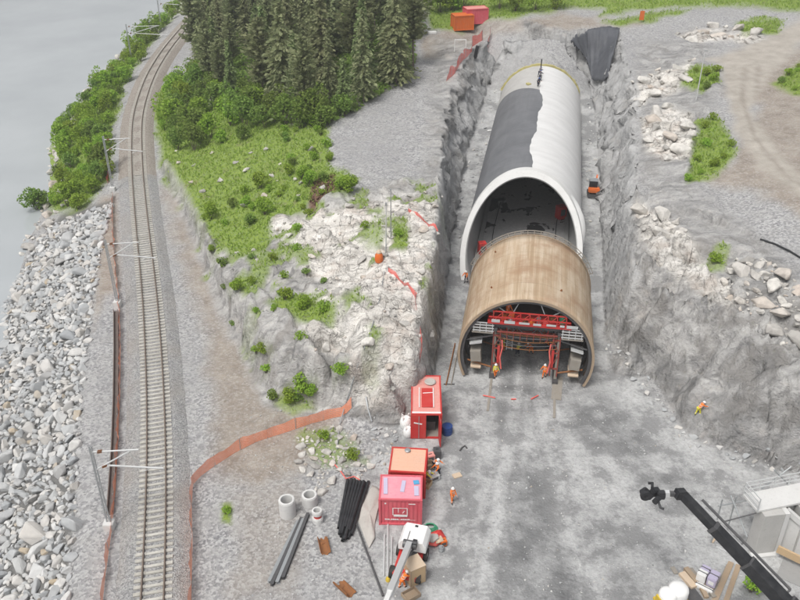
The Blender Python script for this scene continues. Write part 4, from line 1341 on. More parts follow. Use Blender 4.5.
def pose(lean=0.0, arms=((.1, .25), (.1, .25)), stride=.12, elbow=.4):
    """joint places of a 1.78 m figure facing -Y; arms = (forward, outward) swing"""
    J = {}
    hip = Vector((0, 0, .94))
    up = Vector((0, -math.sin(lean), math.cos(lean)))
    J['pelvis'] = hip
    J['waist'] = hip + up * .16
    J['chest'] = hip + up * .36
    J['neck'] = hip + up * .56
    hu = Vector((0, -math.sin(lean * .7 + .08), math.cos(lean * .7 + .08)))
    J['throat'] = J['neck'] + hu * .07
    J['head'] = J['throat'] + hu * .10
    J['crown'] = J['head'] + hu * .11
    J['nose'] = J['head'] + Vector((0, -.10, 0)) + hu * -.005
    for s_, t in ((-1, 'l'), (1, 'r')):
        fw_, ot = arms[0 if s_ < 0 else 1]
        sh = J['neck'] - up * .06 + Vector((s_ * .19, 0, 0))
        d = Vector((s_ * math.sin(ot), -math.sin(fw_ + lean * .3), -math.cos(fw_) * math.cos(ot))).normalized()
        el = sh + d * .29
        d2 = (d + Vector((0, -elbow, elbow * .35))).normalized()
        wr = el + d2 * .26
        J['sho_' + t], J['elb_' + t], J['wri_' + t] = sh, el, wr
        J['palm_' + t] = wr + d2 * .08
        sx = Vector((0, 1, 0)).cross(d2).normalized() if abs(d2.y) < .95 else Vector((1, 0, 0))
        for k in range(4):
            b_ = wr + d2 * .10 + sx * (.012 * (k - 1.5) * 1.6)
            J['kn%d_%s' % (k, t)] = b_
            J['tip%d_%s' % (k, t)] = b_ + d2 * (.06, .075, .07, .055)[k] + Vector((0, -.012, -.02))
        J['thb_' + t] = wr + d2 * .035 + sx * .03
        J['tht_' + t] = wr + d2 * .075 + sx * .06
        hp = hip + Vector((s_ * .095, 0, -.05))
        J['hip_' + t] = hp
        y = s_ * stride
        J['kne_' + t] = Vector((s_ * .11, -.04 + y * .6, .50))
        J['ank_' + t] = Vector((s_ * .12, .02 + y, .09))
        J['toe_' + t] = Vector((s_ * .135, -.15 + y, .035))
    return J

def make_person(J, top, legs, helmet, vest=True):
    RAD = dict(pelvis=(.155, .115), waist=(.14, .105), chest=(.17, .12), neck=.07, throat=.055, head=(.078, .095), crown=(.055, .065), nose=.016)
    body = {k: (J[k], RAD[k]) for k in RAD}
    E = [('pelvis', 'waist'), ('waist', 'chest'), ('chest', 'neck'), ('neck', 'throat'), ('throat', 'head'), ('head', 'crown'), ('head', 'nose')]
    for t in 'lr':
        for k, r_ in (('sho', .065), ('elb', .045), ('wri', .03), ('palm', (.042, .02)), ('hip', .088), ('kne', .06), ('ank', .042), ('toe', .035)):
            body[k + '_' + t] = (J[k + '_' + t], r_)
        E += [('neck', 'sho_' + t), ('sho_' + t, 'elb_' + t), ('elb_' + t, 'wri_' + t), ('wri_' + t, 'palm_' + t), ('pelvis', 'hip_' + t), ('hip_' + t, 'kne_' + t), ('kne_' + t, 'ank_' + t), ('ank_' + t, 'toe_' + t)]
        for k in range(4):
            body['kn%d_%s' % (k, t)] = (J['kn%d_%s' % (k, t)], .0095)
            body['tip%d_%s' % (k, t)] = (J['tip%d_%s' % (k, t)], .008)
            E += [('palm_' + t, 'kn%d_%s' % (k, t)), ('kn%d_%s' % (k, t), 'tip%d_%s' % (k, t))]
        body['thb_' + t] = (J['thb_' + t], .011)
        body['tht_' + t] = (J['tht_' + t], .009)
        E += [('wri_' + t, 'thb_' + t), ('thb_' + t, 'tht_' + t)]
    res = [('body', skin_mesh('body', body, E, 'pelvis'), M['skin'])]
    jk = {k: (J[k], r_) for k, r_ in (('pelvis', (.18, .14)), ('waist', (.175, .14)), ('chest', (.20, .15)), ('neck', (.11, .10)))}
    je = [('pelvis', 'waist'), ('waist', 'chest'), ('chest', 'neck')]
    for t in 'lr':
        jk.update({'sho_' + t: (J['sho_' + t], .09), 'elb_' + t: (J['elb_' + t], .07), 'wri_' + t: (J['wri_' + t], .055)})
        je += [('neck', 'sho_' + t), ('sho_' + t, 'elb_' + t), ('elb_' + t, 'wri_' + t)]
    res.append(('jacket', skin_mesh('jacket', jk, je, 'pelvis'), top))
    tr = {'pelvis': (J['pelvis'] + Vector((0, 0, -.02)), (.17, .135))}
    te = []
    for t in 'lr':
        tr.update({'hip_' + t: (J['hip_' + t], .112), 'kne_' + t: (J['kne_' + t], .085), 'ank_' + t: (J['ank_' + t], .07)})
        te += [('pelvis', 'hip_' + t), ('hip_' + t, 'kne_' + t), ('kne_' + t, 'ank_' + t)]
    res.append(('trousers', skin_mesh('trousers', tr, te, 'pelvis'), legs))
    hd = (J['crown'] - J['head']).normalized()
    hm = MB()
    prof = [(.165, -.035), (.150, -.02), (.135, 0), (.128, .05), (.10, .10), (.05, .125), (.0, .13)]
    hm.lathe(prof, 16)
    me = hm.mesh('helmet')
    q_ = Vector((0, 0, 1)).rotation_difference(hd).to_matrix().to_4x4()
    me.transform(Matrix.Translation(J['head'] + hd * .045) @ q_)
    res.append(('helmet', me, helmet))
    for t in 'lr':
        bt_ = {'a': (J['ank_' + t] + Vector((0, 0, .06)), .065), 'b': (J['ank_' + t] + Vector((0, 0, -.03)), .06), 'c': (J['toe_' + t] + Vector((0, .03, .01)), (.052, .045)), 'd': (J['toe_' + t] + Vector((0, -.05, .005)), (.045, .035))}
        res.append(('boot', skin_mesh('boot', bt_, [('a', 'b'), ('b', 'c'), ('c', 'd')], 'b'), M['black']))
    bands = MB()
    for k, rr in (('waist', .172), ('chest', .178)):
        pr_ = [(J[k] + Vector((rr * 1.16 * math.cos(a), rr * .84 * math.sin(a), .04))) for a in np.linspace(0, 2 * math.pi, 17)]
        bands.tube(pr_, .022, 5, False)
    for t in 'lr':
        c_ = (J['kne_' + t] + J['ank_' + t]) / 2
        lb_ = MB().tube([c_ + Vector((.082 * math.cos(a), .082 * math.sin(a), 0)) for a in np.linspace(0, 2 * math.pi, 13)], .02, 5, False)
        res.append(('leg_band', lb_.mesh('leg_band'), M['reflect']))
    res.append(('reflective_bands', bands.mesh('reflective_bands'), M['reflect']))
    for n_, m_, mt in res:
        if not m_.materials: m_.materials.append(mt)
    return res

POSES = [pose(), pose(.25, ((.9, .2), (.7, .2)), .16, .5), pose(.75, ((1.0, .15), (1.1, .2)), .2, .3), pose(.05, ((1.3, .3), (.2, .2)), .22, .4)]
KITS = {}
def person(px, py, kind, rz, label, loc=None, group=None):
    if kind not in KITS:
        p_, c_ = kind
        top = {'o': M['hivis'], 'y': M['hivis_y'], 'n': M['navy']}[c_[0]]
        legs = {'o': M['hivis'], 'y': M['hivis_y'], 'n': M['navy']}[c_[1]]
        KITS[kind] = make_person(POSES[p_], top, legs, {'w': M['white'], 'r': M['red'], 'b': M['blue']}[c_[2]])
    t = thing('person', label, 'person', loc if loc is not None else at(px, py), rz, group)
    t.scale = (.86, .86, .86)
    for n_, m_, mt in KITS[kind]:
        link(n_, m_, None, t)
    return t

# ------------------------------------------------------------------ railway masts
def mast(px, py, label, z=None):
    b0 = P(px, py, -.4)
    s_ = float(np.interp(b0[1], TRK[:, 1], s_arc))
    p, n_ = trk_at(s_)
    d = p - b0[:2]
    rz = math.atan2(d[1], d[0])
    dist = float(np.hypot(*d))
    zb = float(gz(b0[0], b0[1])) - .05
    t = thing('catenary_mast', label, 'catenary mast', (b0[0], b0[1], zb), rz, 'railway masts')
    MB().box((0, 0, .35), (.75, .75, .7), bev=.04).build('foundation', M['conc_pale'], t)
    m_ = MB()
    for sx in (-1, 1):
        m_.bar((sx * .11, 0, .6), (sx * .08, 0, 8.0), .06, .10)
    for k in range(16):
        z0 = .8 + k * .44
        m_.bar((-.12, 0, z0), (.12, 0, z0 + .44), .03) if k % 2 else m_.bar((.12, 0, z0), (-.12, 0, z0 + .44), .03)
    m_.build('mast', M['galv'], t)
    a = MB()
    a.tube([(.1, 0, 7.5), (dist - .1, .02, 7.7)], .06, 8)
    a.tube([(.1, 0, 5.9), (dist - .7, .02, 7.6)], .06, 8)
    a.tube([(1.0, 0, 6.25), (dist + 1.3, .25, 5.75)], .07, 8)
    a.tube([(dist + .4, .25, 5.75), (dist - .2, .2, 5.5)], .03, 6)
    a.tube([(dist - .9, .02, 7.55), (dist - .3, .2, 5.95)], .02, 6)
    a.build('cantilever_arm', M['galv_pale'], t)
    for (x, z, ax) in ((.45, 7.51, 1), (.55, 6.14, 1)):
        i_ = MB()
        for k in range(5):
            i_.box((x + .07 * k, 0, z + (.012 * k if z > 7 else .03 * k)), (.03, .2, .2))
        i_.build('insulator', M['rust'], t)
    return t
mast(110, 528, 'lattice catenary mast standing nearest, above the lowest stretch of riprap')
mast(118, 306, 'lattice catenary mast halfway along the riprap embankment beside the orange netting')
mast(113, 190, 'lattice catenary mast at the foot of the shore bushes where the riprap ends')
mast(131, 56, 'distant catenary mast among the shore bushes on the railway bend')
mast(161, 26, 'farthest catenary mast against the water near the forest corner')

# ------------------------------------------------------------------ netting fences
def net_fence(name, label, pix, h, mat, world=None, post_mat=None, sag=.12, lean=.15):
    line = world if world is not None else [at(*p) for p in pix]
    pts_ = resample(np.array([tuple(p) for p in line]), .5)
    t = thing(name, label, 'netting fence', tuple(pts_[0]))
    o_ = pts_[0]
    n = len(pts_)
    g = np.random.default_rng(len(label))
    tops, bots = [], []
    for i in range(n):
        x, y = pts_[i, :2]
        z = float(gz(x, y))
        hh = h * (1 - sag * (1 - abs(math.cos(math.pi * i / 5))) * 1.2)
        off = g.normal(0, .05, 2) + lean * np.array((math.sin(i * .9), math.cos(i * .6))) * .6
        bots.append(np.array((x, y, z + .03)) - o_)
        tops.append(np.array((x + off[0], y + off[1], z + hh)) - o_)
    mb = MB()
    NS = 8
    for k in range(NS):
        a, b = k / NS, k / NS + .088
        vs, fs = [], []
        for i in range(n):
            vs += [bots[i] + (tops[i] - bots[i]) * a, bots[i] + (tops[i] - bots[i]) * b]
        fs = [(2 * i, 2 * i + 2, 2 * i + 3, 2 * i + 1) for i in range(n - 1)]
        mb.add(vs, fs)
    for i in range(n - 1):
        for q_ in (0, .25, .5, .75):
            b0, t0 = bots[i] + (bots[i + 1] - bots[i]) * q_, tops[i] + (tops[i + 1] - tops[i]) * q_
            e = (bots[i + 1] - bots[i]) * .06
            mb.add([b0, b0 + e, t0 + e, t0], [(0, 1, 2, 3)])
    mb.build('netting', mat, t)
    for i in range(0, n, 5):
        MB().tube([bots[i] + np.array((0, 0, -.25)), bots[i] + np.array((0, 0, h + .12))], .028, 6).build('post', post_mat or M['galv'], t)
    return t
net_fence('netting_fence', 'long orange netting fence running beside the railway along the dark cable trough', [(113, 197), (113, 225), (115, 262), (119, 300), (121, 350), (120, 400), (118, 450), (116, 490), (112, 530), (106, 575), (101, 620)], .8, M['netting'])
net_fence('netting_fence', 'orange netting fence bending from the rock block to the gravel yard', [(352, 412), (334, 418), (312, 424), (285, 433), (258, 442), (233, 455), (214, 467), (200, 478), (193, 486), (192, 510), (193, 545), (192, 580), (191, 640)], 1.15, M['netting'])
net_fence('netting_fence', 'red netting on the rim of the cutting below the two distant containers', [(490, 36), (482, 41), (472, 47)], 1.8, M['netred'], sag=.3)
net_fence('netting_fence', 'sagging red netting running down the rocky rim beside the gravel slope', [(472, 52), (466, 58), (459, 66), (455, 74), (446, 82)], 1.6, M['netred'], sag=.45, lean=.4)
net_fence('netting_fence', 'scrap of red netting at the shore bushes by a railway mast', [(107, 160), (109, 172), (108, 184)], 1.0, M['netred'])
net_fence('netting_fence', 'thin red and white barrier line laid over the rock beside the pit edge', [(408, 212), (420, 218), (431, 226), (438, 236)], .4, M['netred'])
net_fence('netting_fence', 'low red barrier along the rim of the near rock block', [(388, 272), (398, 280), (408, 287), (415, 298), (417, 312)], .45, M['netred'])
net_fence('netting_fence', 'red barrier along the foot of the pit wall near the open red container', [(420, 333), (421, 352), (419, 372)], .9, M['netred'])

# dark cable trough
tp = resample(np.array([tuple(at(*p)) for p in [(116, 312), (116.5, 350), (116, 400), (114.5, 450), (112, 490), (110, 515)]]), 1.0)
mb = MB()
for i in range(len(tp) - 1):
    a, b = tp[i] - tp[0], tp[i + 1] - tp[0]
    for dx, w_, h_ in ((-.21, .07, .32), (.21, .07, .32), (0, .42, .06)):
        mb.bar(a + np.array((dx, 0, h_ / 2)), b + np.array((dx, 0, h_ / 2)), w_, h_)
t = tag(mb.build('cable_trough', M['plank_dark'], None, tuple(tp[0])), 'straight dark cable trough on the gravel beside the orange netting', 'cable trough')

# ------------------------------------------------------------------ containers
def corrug(w_, d_, h_, n=18, depth=.035):
    """corrugated box walls, open at top and bottom"""
    mb = MB()
    def wall(a, b, nrm):
        a, b, nrm = Vector(a), Vector(b), Vector(nrm)
        L_ = (b - a).length
        k = max(4, int(L_ / .28)) * 4
        vs = []
        for i in range(k + 1):
            p = a + (b - a) * (i / k)
            off = -depth if (i % 4) in (1, 2) else 0
            vs += [p + nrm * off, p + nrm * off + Vector((0, 0, h_))]
        mb.add(vs, [(2 * i, 2 * i + 2, 2 * i + 3, 2 * i + 1) for i in range(k)])
    x, y = w_ / 2, d_ / 2
    return mb, wall, x, y

def container(name, label, loc, rz, w_, d_, h_, wall_m, roof_m, front_open=False, extras=None):
    t = thing(name, label, 'container', loc, rz)
    mb, wall, x, y = corrug(w_, d_, h_)
    if not front_open:
        wall((-x, -y, 0), (x, -y, 0), (0, -1, 0))
    wall((x, -y, 0), (x, y, 0), (1, 0, 0))
    wall((x, y, 0), (-x, y, 0), (0, 1, 0))
    wall((-x, y, 0), (-x, -y, 0), (-1, 0, 0))
    mb.build('wall_panels', wall_m, t)
    r_ = MB()
    r_.box((0, 0, h_ - .03), (w_ - .1, d_ - .1, .05))
    k = int(d_ / .45)
    for i in range(k):
        r_.box((0, -d_ / 2 + (i + .5) * d_ / k, h_ - .002), (w_ - .3, .2, .014))
    r_.build('roof', roof_m, t)
    fr = MB()
    for sx in (-1, 1):
        for sy in (-1, 1):
            fr.box((sx * x, sy * y, h_ / 2), (.16, .16, h_ + .04))
        for z in (.08, h_ - .03):
            fr.box((sx * x, 0, z), (.13, d_ - .17, .14))
    for sy in (-1, 1):
        for z in (.08, h_ - .03):
            fr.box((0, sy * y, z), (w_ - .17, .13, .14))
    fr.build('corner_frame', wall_m, t)
    MB().box((0, 0, .1), (w_ - .2, d_ - .2, .08)).build('floor_plate', M['plank_grey'], t)
    return t

def top_of(px, py, z):
    return Vector(tuple(P(px, py, z)))
# near red one
c = P(401, 487.5, 2.55)
t = container('red_container', 'short pinkish red container with white markings and a blue sheet on its roof', (c[0], c[1], 0), R(-2), 3.05, 2.5, 2.55, M['pinkred'], M['roofred'])
mk = MB()
yf = -1.25 - .075
def stroke(a, b, w_=.06):
    mk.bar((a[0], yf, a[1]), (b[0], yf, b[1]), w_, .012, (0, 1, 0))
stroke((-.55, 1.05), (-.55, 1.75)); stroke((-.55, 1.75), (.5, 1.75), .04); stroke((.5, 1.75), (.5, .95)); stroke((-.5, 1.0), (.5, 1.0), .2); stroke((-.15, 1.3), (-.15, 1.72), .04); stroke((.15, 1.25), (.32, 1.5), .05)
mk.build('white_emblem', M['white'], t)
mk = MB()
x = -1.15
g_ = random.Random(3)
while x < 1.1:
    wd = g_.uniform(.06, .13)
    mk.bar((x, yf, .62), (x + wd, yf, .62), .1, .012, (0, 1, 0)) if g_.random() < .8 else None
    x += wd + .035
mk.bar((-1.15, yf, .565), (1.1, yf, .565), .02, .012, (0, 1, 0))
mk.build('white_lettering', M['white'], t)
MB().box((-1.1, yf, 2.2), (.12, .012, .12)).build('white_label', M['white'], t)
MB().box((.85, yf, 2.18), (.5, .012, .07)).build('white_label', M['white'], t)
MB().box((1.12, .55, 2.60), (.42, .42, .03), .2).build('blue_sheet', M['bluelight'], t)
MB().box((-1.15, .1, 2.595), (.3, 1.7, .025), .05).build('pale_film', M['lilac'], t)
MB().box((1.15, -.35, 2.595), (.34, 1.0, .025), .05).build('pale_film', M['lilac'], t)
MB().box((.15, .1, 2.595), (.3, 1.2, .022), -.1).build('pale_film', M['lilac'], t)
# orange roofed one behind
c = P(408.5, 460, 2.6)
t = container('red_container', 'short container with a dusty orange roof behind the pinkish red one', (c[0], c[1], 0), R(-5), 2.7, 2.7, 2.6, M['red'], M['rooforange'])
MB().lathe([(.0, 0), (.22, 0), (.24, .1), (.18, .16), (0, .17)], 14, (-.15, 1.0, 2.63)).build('roof_vent', M['galv'], t)
MB().box((0, -1.37, .95), (1.1, .06, 1.6)).build('door_leaf', M['pinkred'], t)
# open long one
c0, c1 = P(426, 376, 2.6), P(426.5, 414, 2.6)
cc = (c0 + c1) / 2
dl = float(np.hypot(*(c1 - c0)[:2]))
rz = math.atan2((c0 - c1)[1], (c0 - c1)[0]) - math.pi / 2
t = container('red_container', 'long open red container with a pink roof and both end doors swung wide', (cc[0], cc[1], 0), rz, 2.45, dl, 2.6, M['red'], M['roofpink'], True)
MB().box((.1, -.5, 2.655), (1.0, 2.6, .05)).build('roof_hatch', M['red'], t)
MB().box((.15, .1, 2.70), (.9, .07, .03), .12).build('chalk_line', M['white'], t)
rw = MB()
for a, b, d in ((-.6, 0, .1), (.6, 0, .1)):
    rw.box((a, -.5, 2.67), (.07, 2.7, .07))
rw.box((0, -dl / 2 + .1, 2.67), (2.4, .16, .06))
rw.build('roof_edge_strip', M['white'], t)
fb = MB()
fb.lathe([(.15, 0), (.42, .03), (.5, .12), (.42, .2), (.2, .16), (0, .14)], 18, (.35, dl / 2 - 1.0, 2.62))
fb.build('coiled_sack', M['sheet'], t)
d1 = thing_door = MB().box((-.62, -dl / 2 - .09, 1.3), (1.2, .08, 2.45)).build('door_leaf', M['red'], t)
MB().box((-.62, -dl / 2 - .15, 1.3), (.05, .05, 2.3)).build('locking_bar', M['galv'], d1)
MB().box((-.7, -dl / 2 - .145, 1.7), (.7, .012, .12), 0, 0, .2).build('white_mark', M['white'], d1)
d2 = MB().box((1.12, -dl / 2 - .66, 1.3), (.08, 1.2, 2.45), .1).build('door_leaf', M['red'], t)
MB().box((1.19, -dl / 2 - .5, 1.3), (.05, .05, 2.3)).build('locking_bar', M['galv'], d2)
MB().box((.3, -dl / 2 + 1.5, .6), (1.0, 1.2, .9)).build('inner_rack', M['steel_dark'], t)
# distant ones
pa = at(462, 29)
t = container('site_container', 'distant bright orange container at the edge of the upper site road', pa, R(14), 3.4, 2.4, 2.5, M['orange'], M['orange'])
pb = at(475, 23)
t = container('site_container', 'distant pale red container beside the bright orange one', pb, R(14), 3.9, 2.4, 2.6, M['pinkred'], M['roofpink'])

# ------------------------------------------------------------------ things round the containers
def soft_pile(name, label, cat, px, py, size, mat, seed, n=5):
    p = at(px, py)
    t = thing(name, label, cat, p)
    return t, p
def big_bag(px, py, label, s_=.95, mat=None):
    p = at(px, py)
    t = thing('big_bag', label, 'bulk bag', p, random.uniform(0, 1))
    mb = MB()
    mb.lathe([(0, 0), (s_ * .42, 0), (s_ * .52, s_ * .2), (s_ * .54, s_ * .6), (s_ * .46, s_ * .95), (s_ * .30, s_ * 1.08), (s_ * .12, s_ * 1.0), (0, s_ * .97)], 14)
    mb.build('bag_body', mat or M['white'], t)
    for a in range(4):
        ca, sa = math.cos(a * 1.57 + .78) * s_ * .42, math.sin(a * 1.57 + .78) * s_ * .42
        MB().tube([(ca, sa, s_ * .9), (ca * 1.05, sa * 1.05, s_ * 1.25), (ca * .7, sa * .7, s_ * 1.2), (ca * .6, sa * .6, s_ * 1.0)], .035, 6).build('lifting_loop', M['white'], t)
    return t
big_bag(406, 428, 'white bulk bag standing close to the open red container', 1.0)
big_bag(408, 436, 'smaller white bulk bag in front of the other one', .8)
def drum(px, py, label, mat, r_=.3, h_=.9, cat='drum', name='drum', loc=None):
    t = thing(name, label, cat, loc if loc is not None else at(px, py))
    MB().lathe([(0, 0), (r_, 0), (r_, h_ * .32), (r_ * 1.06, h_ * .34), (r_, h_ * .36), (r_, h_ * .64), (r_ * 1.06, h_ * .66), (r_, h_ * .68), (r_, h_), (r_ * .93, h_), (r_ * .93, h_ - .03), (0, h_ - .03)], 18).build('drum_shell', mat, t)
    MB().lathe([(0, 0), (.05, 0), (.05, .03), (0, .03)], 8, (r_ * .5, 0, h_ - .03)).build('bung', M['steel_dark'], t)
    return t
drum(447, 434, 'blue drum on the ground beside the open red container', M['blue'], .45, .8)
drum(413, 437, 'small yellow drum leaning by the open container door', M['yellow'], .22, .7)
def crate(name, label, cat, loc, rz, d, mat, slats=True, fill=None):
    t = thing(name, label, cat, loc, rz)
    w_, l_, h_ = d
    for sy in (-1, 1):
        mb = MB()
        k = max(2, int(h_ / .17))
        for i in range(k):
            mb.box((0, sy * (l_ / 2 - .015), (i + .5) * h_ / k), (w_, .03, h_ / k * .82))
        mb.build('side_boards', mat, t)
    for sx in (-1, 1):
        mb = MB()
        k = max(2, int(h_ / .17))
        for i in range(k):
            mb.box((sx * (w_ / 2 - .015), 0, (i + .5) * h_ / k), (.03, l_ - .07, h_ / k * .82))
        mb.build('end_boards', mat, t)
    MB().box((0, 0, .04), (w_ - .08, l_ - .08, .05)).build('base_board', mat, t)
    return t
# clutter beside the orange roofed container
def cabinet(px, py, label, d, mat, rz=0.0, name='equipment_box', cat='equipment box', loc=None):
    t = thing(name, label, cat, loc if loc is not None else at(px, py), rz)
    MB().box((0, 0, d[2] / 2 + .06), d, bev=.03).build('casing', mat, t)
    for sx in (-1, 1):
        MB().box((sx * d[0] * .35, 0, .03), (.1, d[1] * .9, .06)).build('skid', M['steel_dark'], t)
    MB().box((0, -d[1] / 2 - .012, d[2] * .55 + .06), (d[0] * .6, .02, d[2] * .5)).build('front_panel', M['steel_dark'], t)
    MB().box((0, 0, d[2] + .075), (d[0] * .4, .05, .03)).build('carry_handle', M['black'], t)
    return t
cabinet(430, 461, 'pinkish tool box among the clutter beside the orange roofed container', (.7, .6, .6), M['roofpink'], .3)
cabinet(437, 458, 'dark generator box among the clutter by the orange roofed container', (.6, .7, .8), M['steel_dark'], .1)
cabinet(433, 480, 'pale grey pump box lying by the corner of the pinkish red container', (.9, .7, .5), M['galv_pale'], .5)
crate('wooden_crate', 'small open wooden crate by the orange roofed container', 'crate', at(428, 468), .4, (.9, .7, .5), M['plank'])
crate('wooden_crate', 'open wooden crate with its top toward the pinkish red container', 'crate', at(427, 487), 1.1, (.7, .6, .5), M['ply'])
drum(424, 474, 'small grey drum squeezed in beside the orange roofed container', M['galv_pale'], .24, .6)
person(434, 470, (2, 'onw'), .8, 'worker in orange jacket bending over the clutter beside the orange roofed container')
person(438, 477, (1, 'onw'), -.9, 'worker in orange jacket and dark trousers standing at the outer edge of the clutter')
person(424, 483, (2, 'yow'), 1.2, 'worker with yellow jacket stooping at the corner of the pinkish red container')
person(452, 503, (3, 'oow'), .4, 'worker all in orange walking alone on the yard beyond the pinkish red container')
# hose reel and red heap
hp = at(430, 530)
t = thing('hose_coil', 'coil of green hose on the ground beside the red bundle', 'hose', hp)
mb = MB()
for k in range(4):
    r_ = .55 - .07 * k
    mb.tube([(r_ * math.cos(a), r_ * .85 * math.sin(a), .06 + .09 * k + .02 * math.sin(3 * a)) for a in np.linspace(0, 2 * math.pi, 25)], .05, 8, False)
mb.build('hose', M['green'], t)
t = thing('net_bundle', 'crumpled bundle of red netting and pale sacks on the yard', 'bundle', at(434, 543), .5)
g = np.random.default_rng(4)
for k, (mt, c_, r_) in enumerate(((M['netred'], (0, 0, .35), .62), (M['red'], (.45, .25, .3), .5), (M['sheet'], (-.15, -.1, .62), .42), (M['plyb'], (.2, -.35, .45), .38))):
    me = hull(r_, 50 + k, 26, (1.1, .9, .65))
    me.name = 'net_lump'
    link('net_lump' if k < 2 else 'pale_sack', me, mt, t, c_)
drum(425, 534, 'small black drum beside the green hose coil', M['black'], .25, .6)
cabinet(443, 546, 'small orange and dark hand machine on the yard beside the red bundle', (.5, .45, .5), M['orange'], .3, 'hand_machine', 'machine')
drum(441, 551, 'small grey can next to the orange hand machine', M['galv'], .2, .4, 'can', 'paint_can')

# concrete rings
def ring(px, py, label, ro, ri, h_, group=None, parent_extra=None):
    t = thing('concrete_ring', label, 'concrete ring', at(px, py), 0, 'concrete well rings')
    mb = MB()
    n = 36
    prof = [(ri, 0), (ro, 0), (ro, h_ - .1), (ro - .025, h_ - .09), (ro - .03, h_ - .01), (ro - .045, h_), (ri + .02, h_), (ri, h_ - .02), (ri, 0)]
    mb.lathe(prof, n)
    mb.build('ring_wall', M['conc_pale'], t)
    MB().lathe([(0, .02), (ri - .01, .02)], 24).build('inner_fill', M['conc_dark'], t)
    return t
ring(288, 515, 'tallest of the pale concrete well rings, farthest from the black pipes', .62, .44, 1.55)
ring(310, 504, 'squat pale concrete well ring behind the other two', .60, .42, .95)
ring(318, 522, 'narrow concrete well ring with something red inside it', .42, .25, .45)
t = ring(317.5, 517.5, 'upper narrow concrete collar ring resting on the red filled one', .40, .26, .35)
pz = at(318, 522)
t.location = (pz.x - .02, pz.y + .02, pz.z + .75)
mb = MB()
mb.lathe([(0, 0), (.3, 0), (.3, .3), (0, .3)], 14)
t2 = mb.build('red_spool', M['red'], None, (pz.x, pz.y, pz.z + .45))
tag(t2, 'red spool held between the two narrow concrete rings', 'spool')

# black pipes
bp0, bp1 = at(358, 483), at(342, 545)
dv_ = (bp1 - bp0); dv_.z = 0
Ld = dv_.length
ux = dv_.normalized()
uy = Vector((-ux.y, ux.x, 0))
g_ = random.Random(8)
k = 0
order = [0, 1, 2, 3, 4, 5, 6, 7, 8]
where = ['at the outer edge', 'second from the outer edge', 'beside the middle', 'in the middle', 'past the middle', 'near the inner edge', 'at the inner edge']
for row, (n_, z, r_) in enumerate(((7, .14, .135), (5, .385, .12))):
    for i in range(n_):
        off = (i - (n_ - 1) / 2) * r_ * 2.05
        s0_ = g_.uniform(-.15, .25) + (0 if row == 0 else .2)
        e0_ = Ld - g_.uniform(0, 1.1) - (0 if i > 2 else .35)
        a = bp0 + ux * s0_ + uy * off
        b = bp0 + ux * e0_ + uy * (off * .62)
        za = float(gz(bp0.x, bp0.y))
        mb = MB().pipe((0, 0, 0), (b.x - a.x, b.y - a.y, 0), r_, r_ * .82, 14)
        lab = ('bottom layer' if row == 0 else 'upper layer')
        o_ = mb.build('black_pipe', M['black'], None, (a.x, a.y, za + z))
        tag(o_, 'black plastic pipe in the %s of the stack, %s' % (lab, where[i] if row == 0 else ['outermost', 'next to outermost', 'central', 'next to innermost', 'innermost'][i]), 'pipe', 'stack of black pipes')
# grey sheet piles / beams
ba, bb = at(303, 520), at(274, 588)
d_ = (bb - ba); d_.z = 0
u_ = d_.normalized(); n_ = Vector((-u_.y, u_.x, 0))
for i, (off, s0_, e0_) in enumerate(((-.42, .35, .2), (-.15, .0, .0), (.14, .1, .25), (.42, -.5, .7))):
    a = ba + u_ * s0_ + n_ * off * .6
    b = bb - u_ * e0_ + n_ * off
    mb = MB()
    for z, w_ in ((.025, .24), (.235, .24)):
        mb.bar((0, 0, z), (b.x - a.x, b.y - a.y, z), w_, .03)
    mb.bar((0, 0, .13), (b.x - a.x, b.y - a.y, .13), .035, .18)
    o_ = mb.build('steel_beam', M['steel_dark' if i % 2 else 'galv'], None, (a.x, a.y, float(gz(a.x, a.y)) + .01))
    tag(o_, ['grey steel beam at the outer side of the loose bundle on gravel', 'dark steel beam second in the loose bundle on gravel', 'pale steel beam third in the loose bundle on gravel', 'dark steel beam nearest the concrete rings in the loose bundle'][i], 'steel beam', 'bundle of steel beams')
# rusty half pipes
def half_pipe(px, py, rz, label, L_=1.5, r_=.42, a0=.3, a1=3.6, mat='rust'):
    t = thing('rusty_pipe_piece', label, 'scrap pipe', at(px, py), rz)
    mb = MB()
    n = 14
    vs = []
    for y in (0, L_):
        for r2 in (r_, r_ - .04):
            for k in range(n + 1):
                a = math.pi + (a0 + (a1 - a0) * k / n)
                vs.append((r2 * math.cos(a), y + .12 * math.sin(k * 1.3) * (1 if y else .4), r_ + r2 * math.sin(a)))
    N = n + 1
    fs = []
    for k in range(n):
        fs += [(k, k + 1, 2 * N + k + 1, 2 * N + k), (N + k, 3 * N + k, 3 * N + k + 1, N + k + 1), (k, N + k, N + k + 1, k + 1), (2 * N + k, 2 * N + k + 1, 3 * N + k + 1, 3 * N + k)]
    fs += [(0, 2 * N, 3 * N, N), (n, N + n, 3 * N + n, 2 * N + n)]
    mb.add(vs, fs)
    mb.build('curved_plate', M[mat], t)
    MB().box((0, L_ * .75, .06), (.5, .25, .06), .3).build('rust_flake', M['orange' if False else 'rust'], t)
    return t
half_pipe(326, 555, .25, 'rusty half pipe lying on gravel between the steel beams and the black pipes', 1.55, .38, .2, 2.9)
half_pipe(352, 597, .75, 'broken rusty pipe shell curling open at the lower edge of the gravel', 1.4, .45, -.3, 2.6)
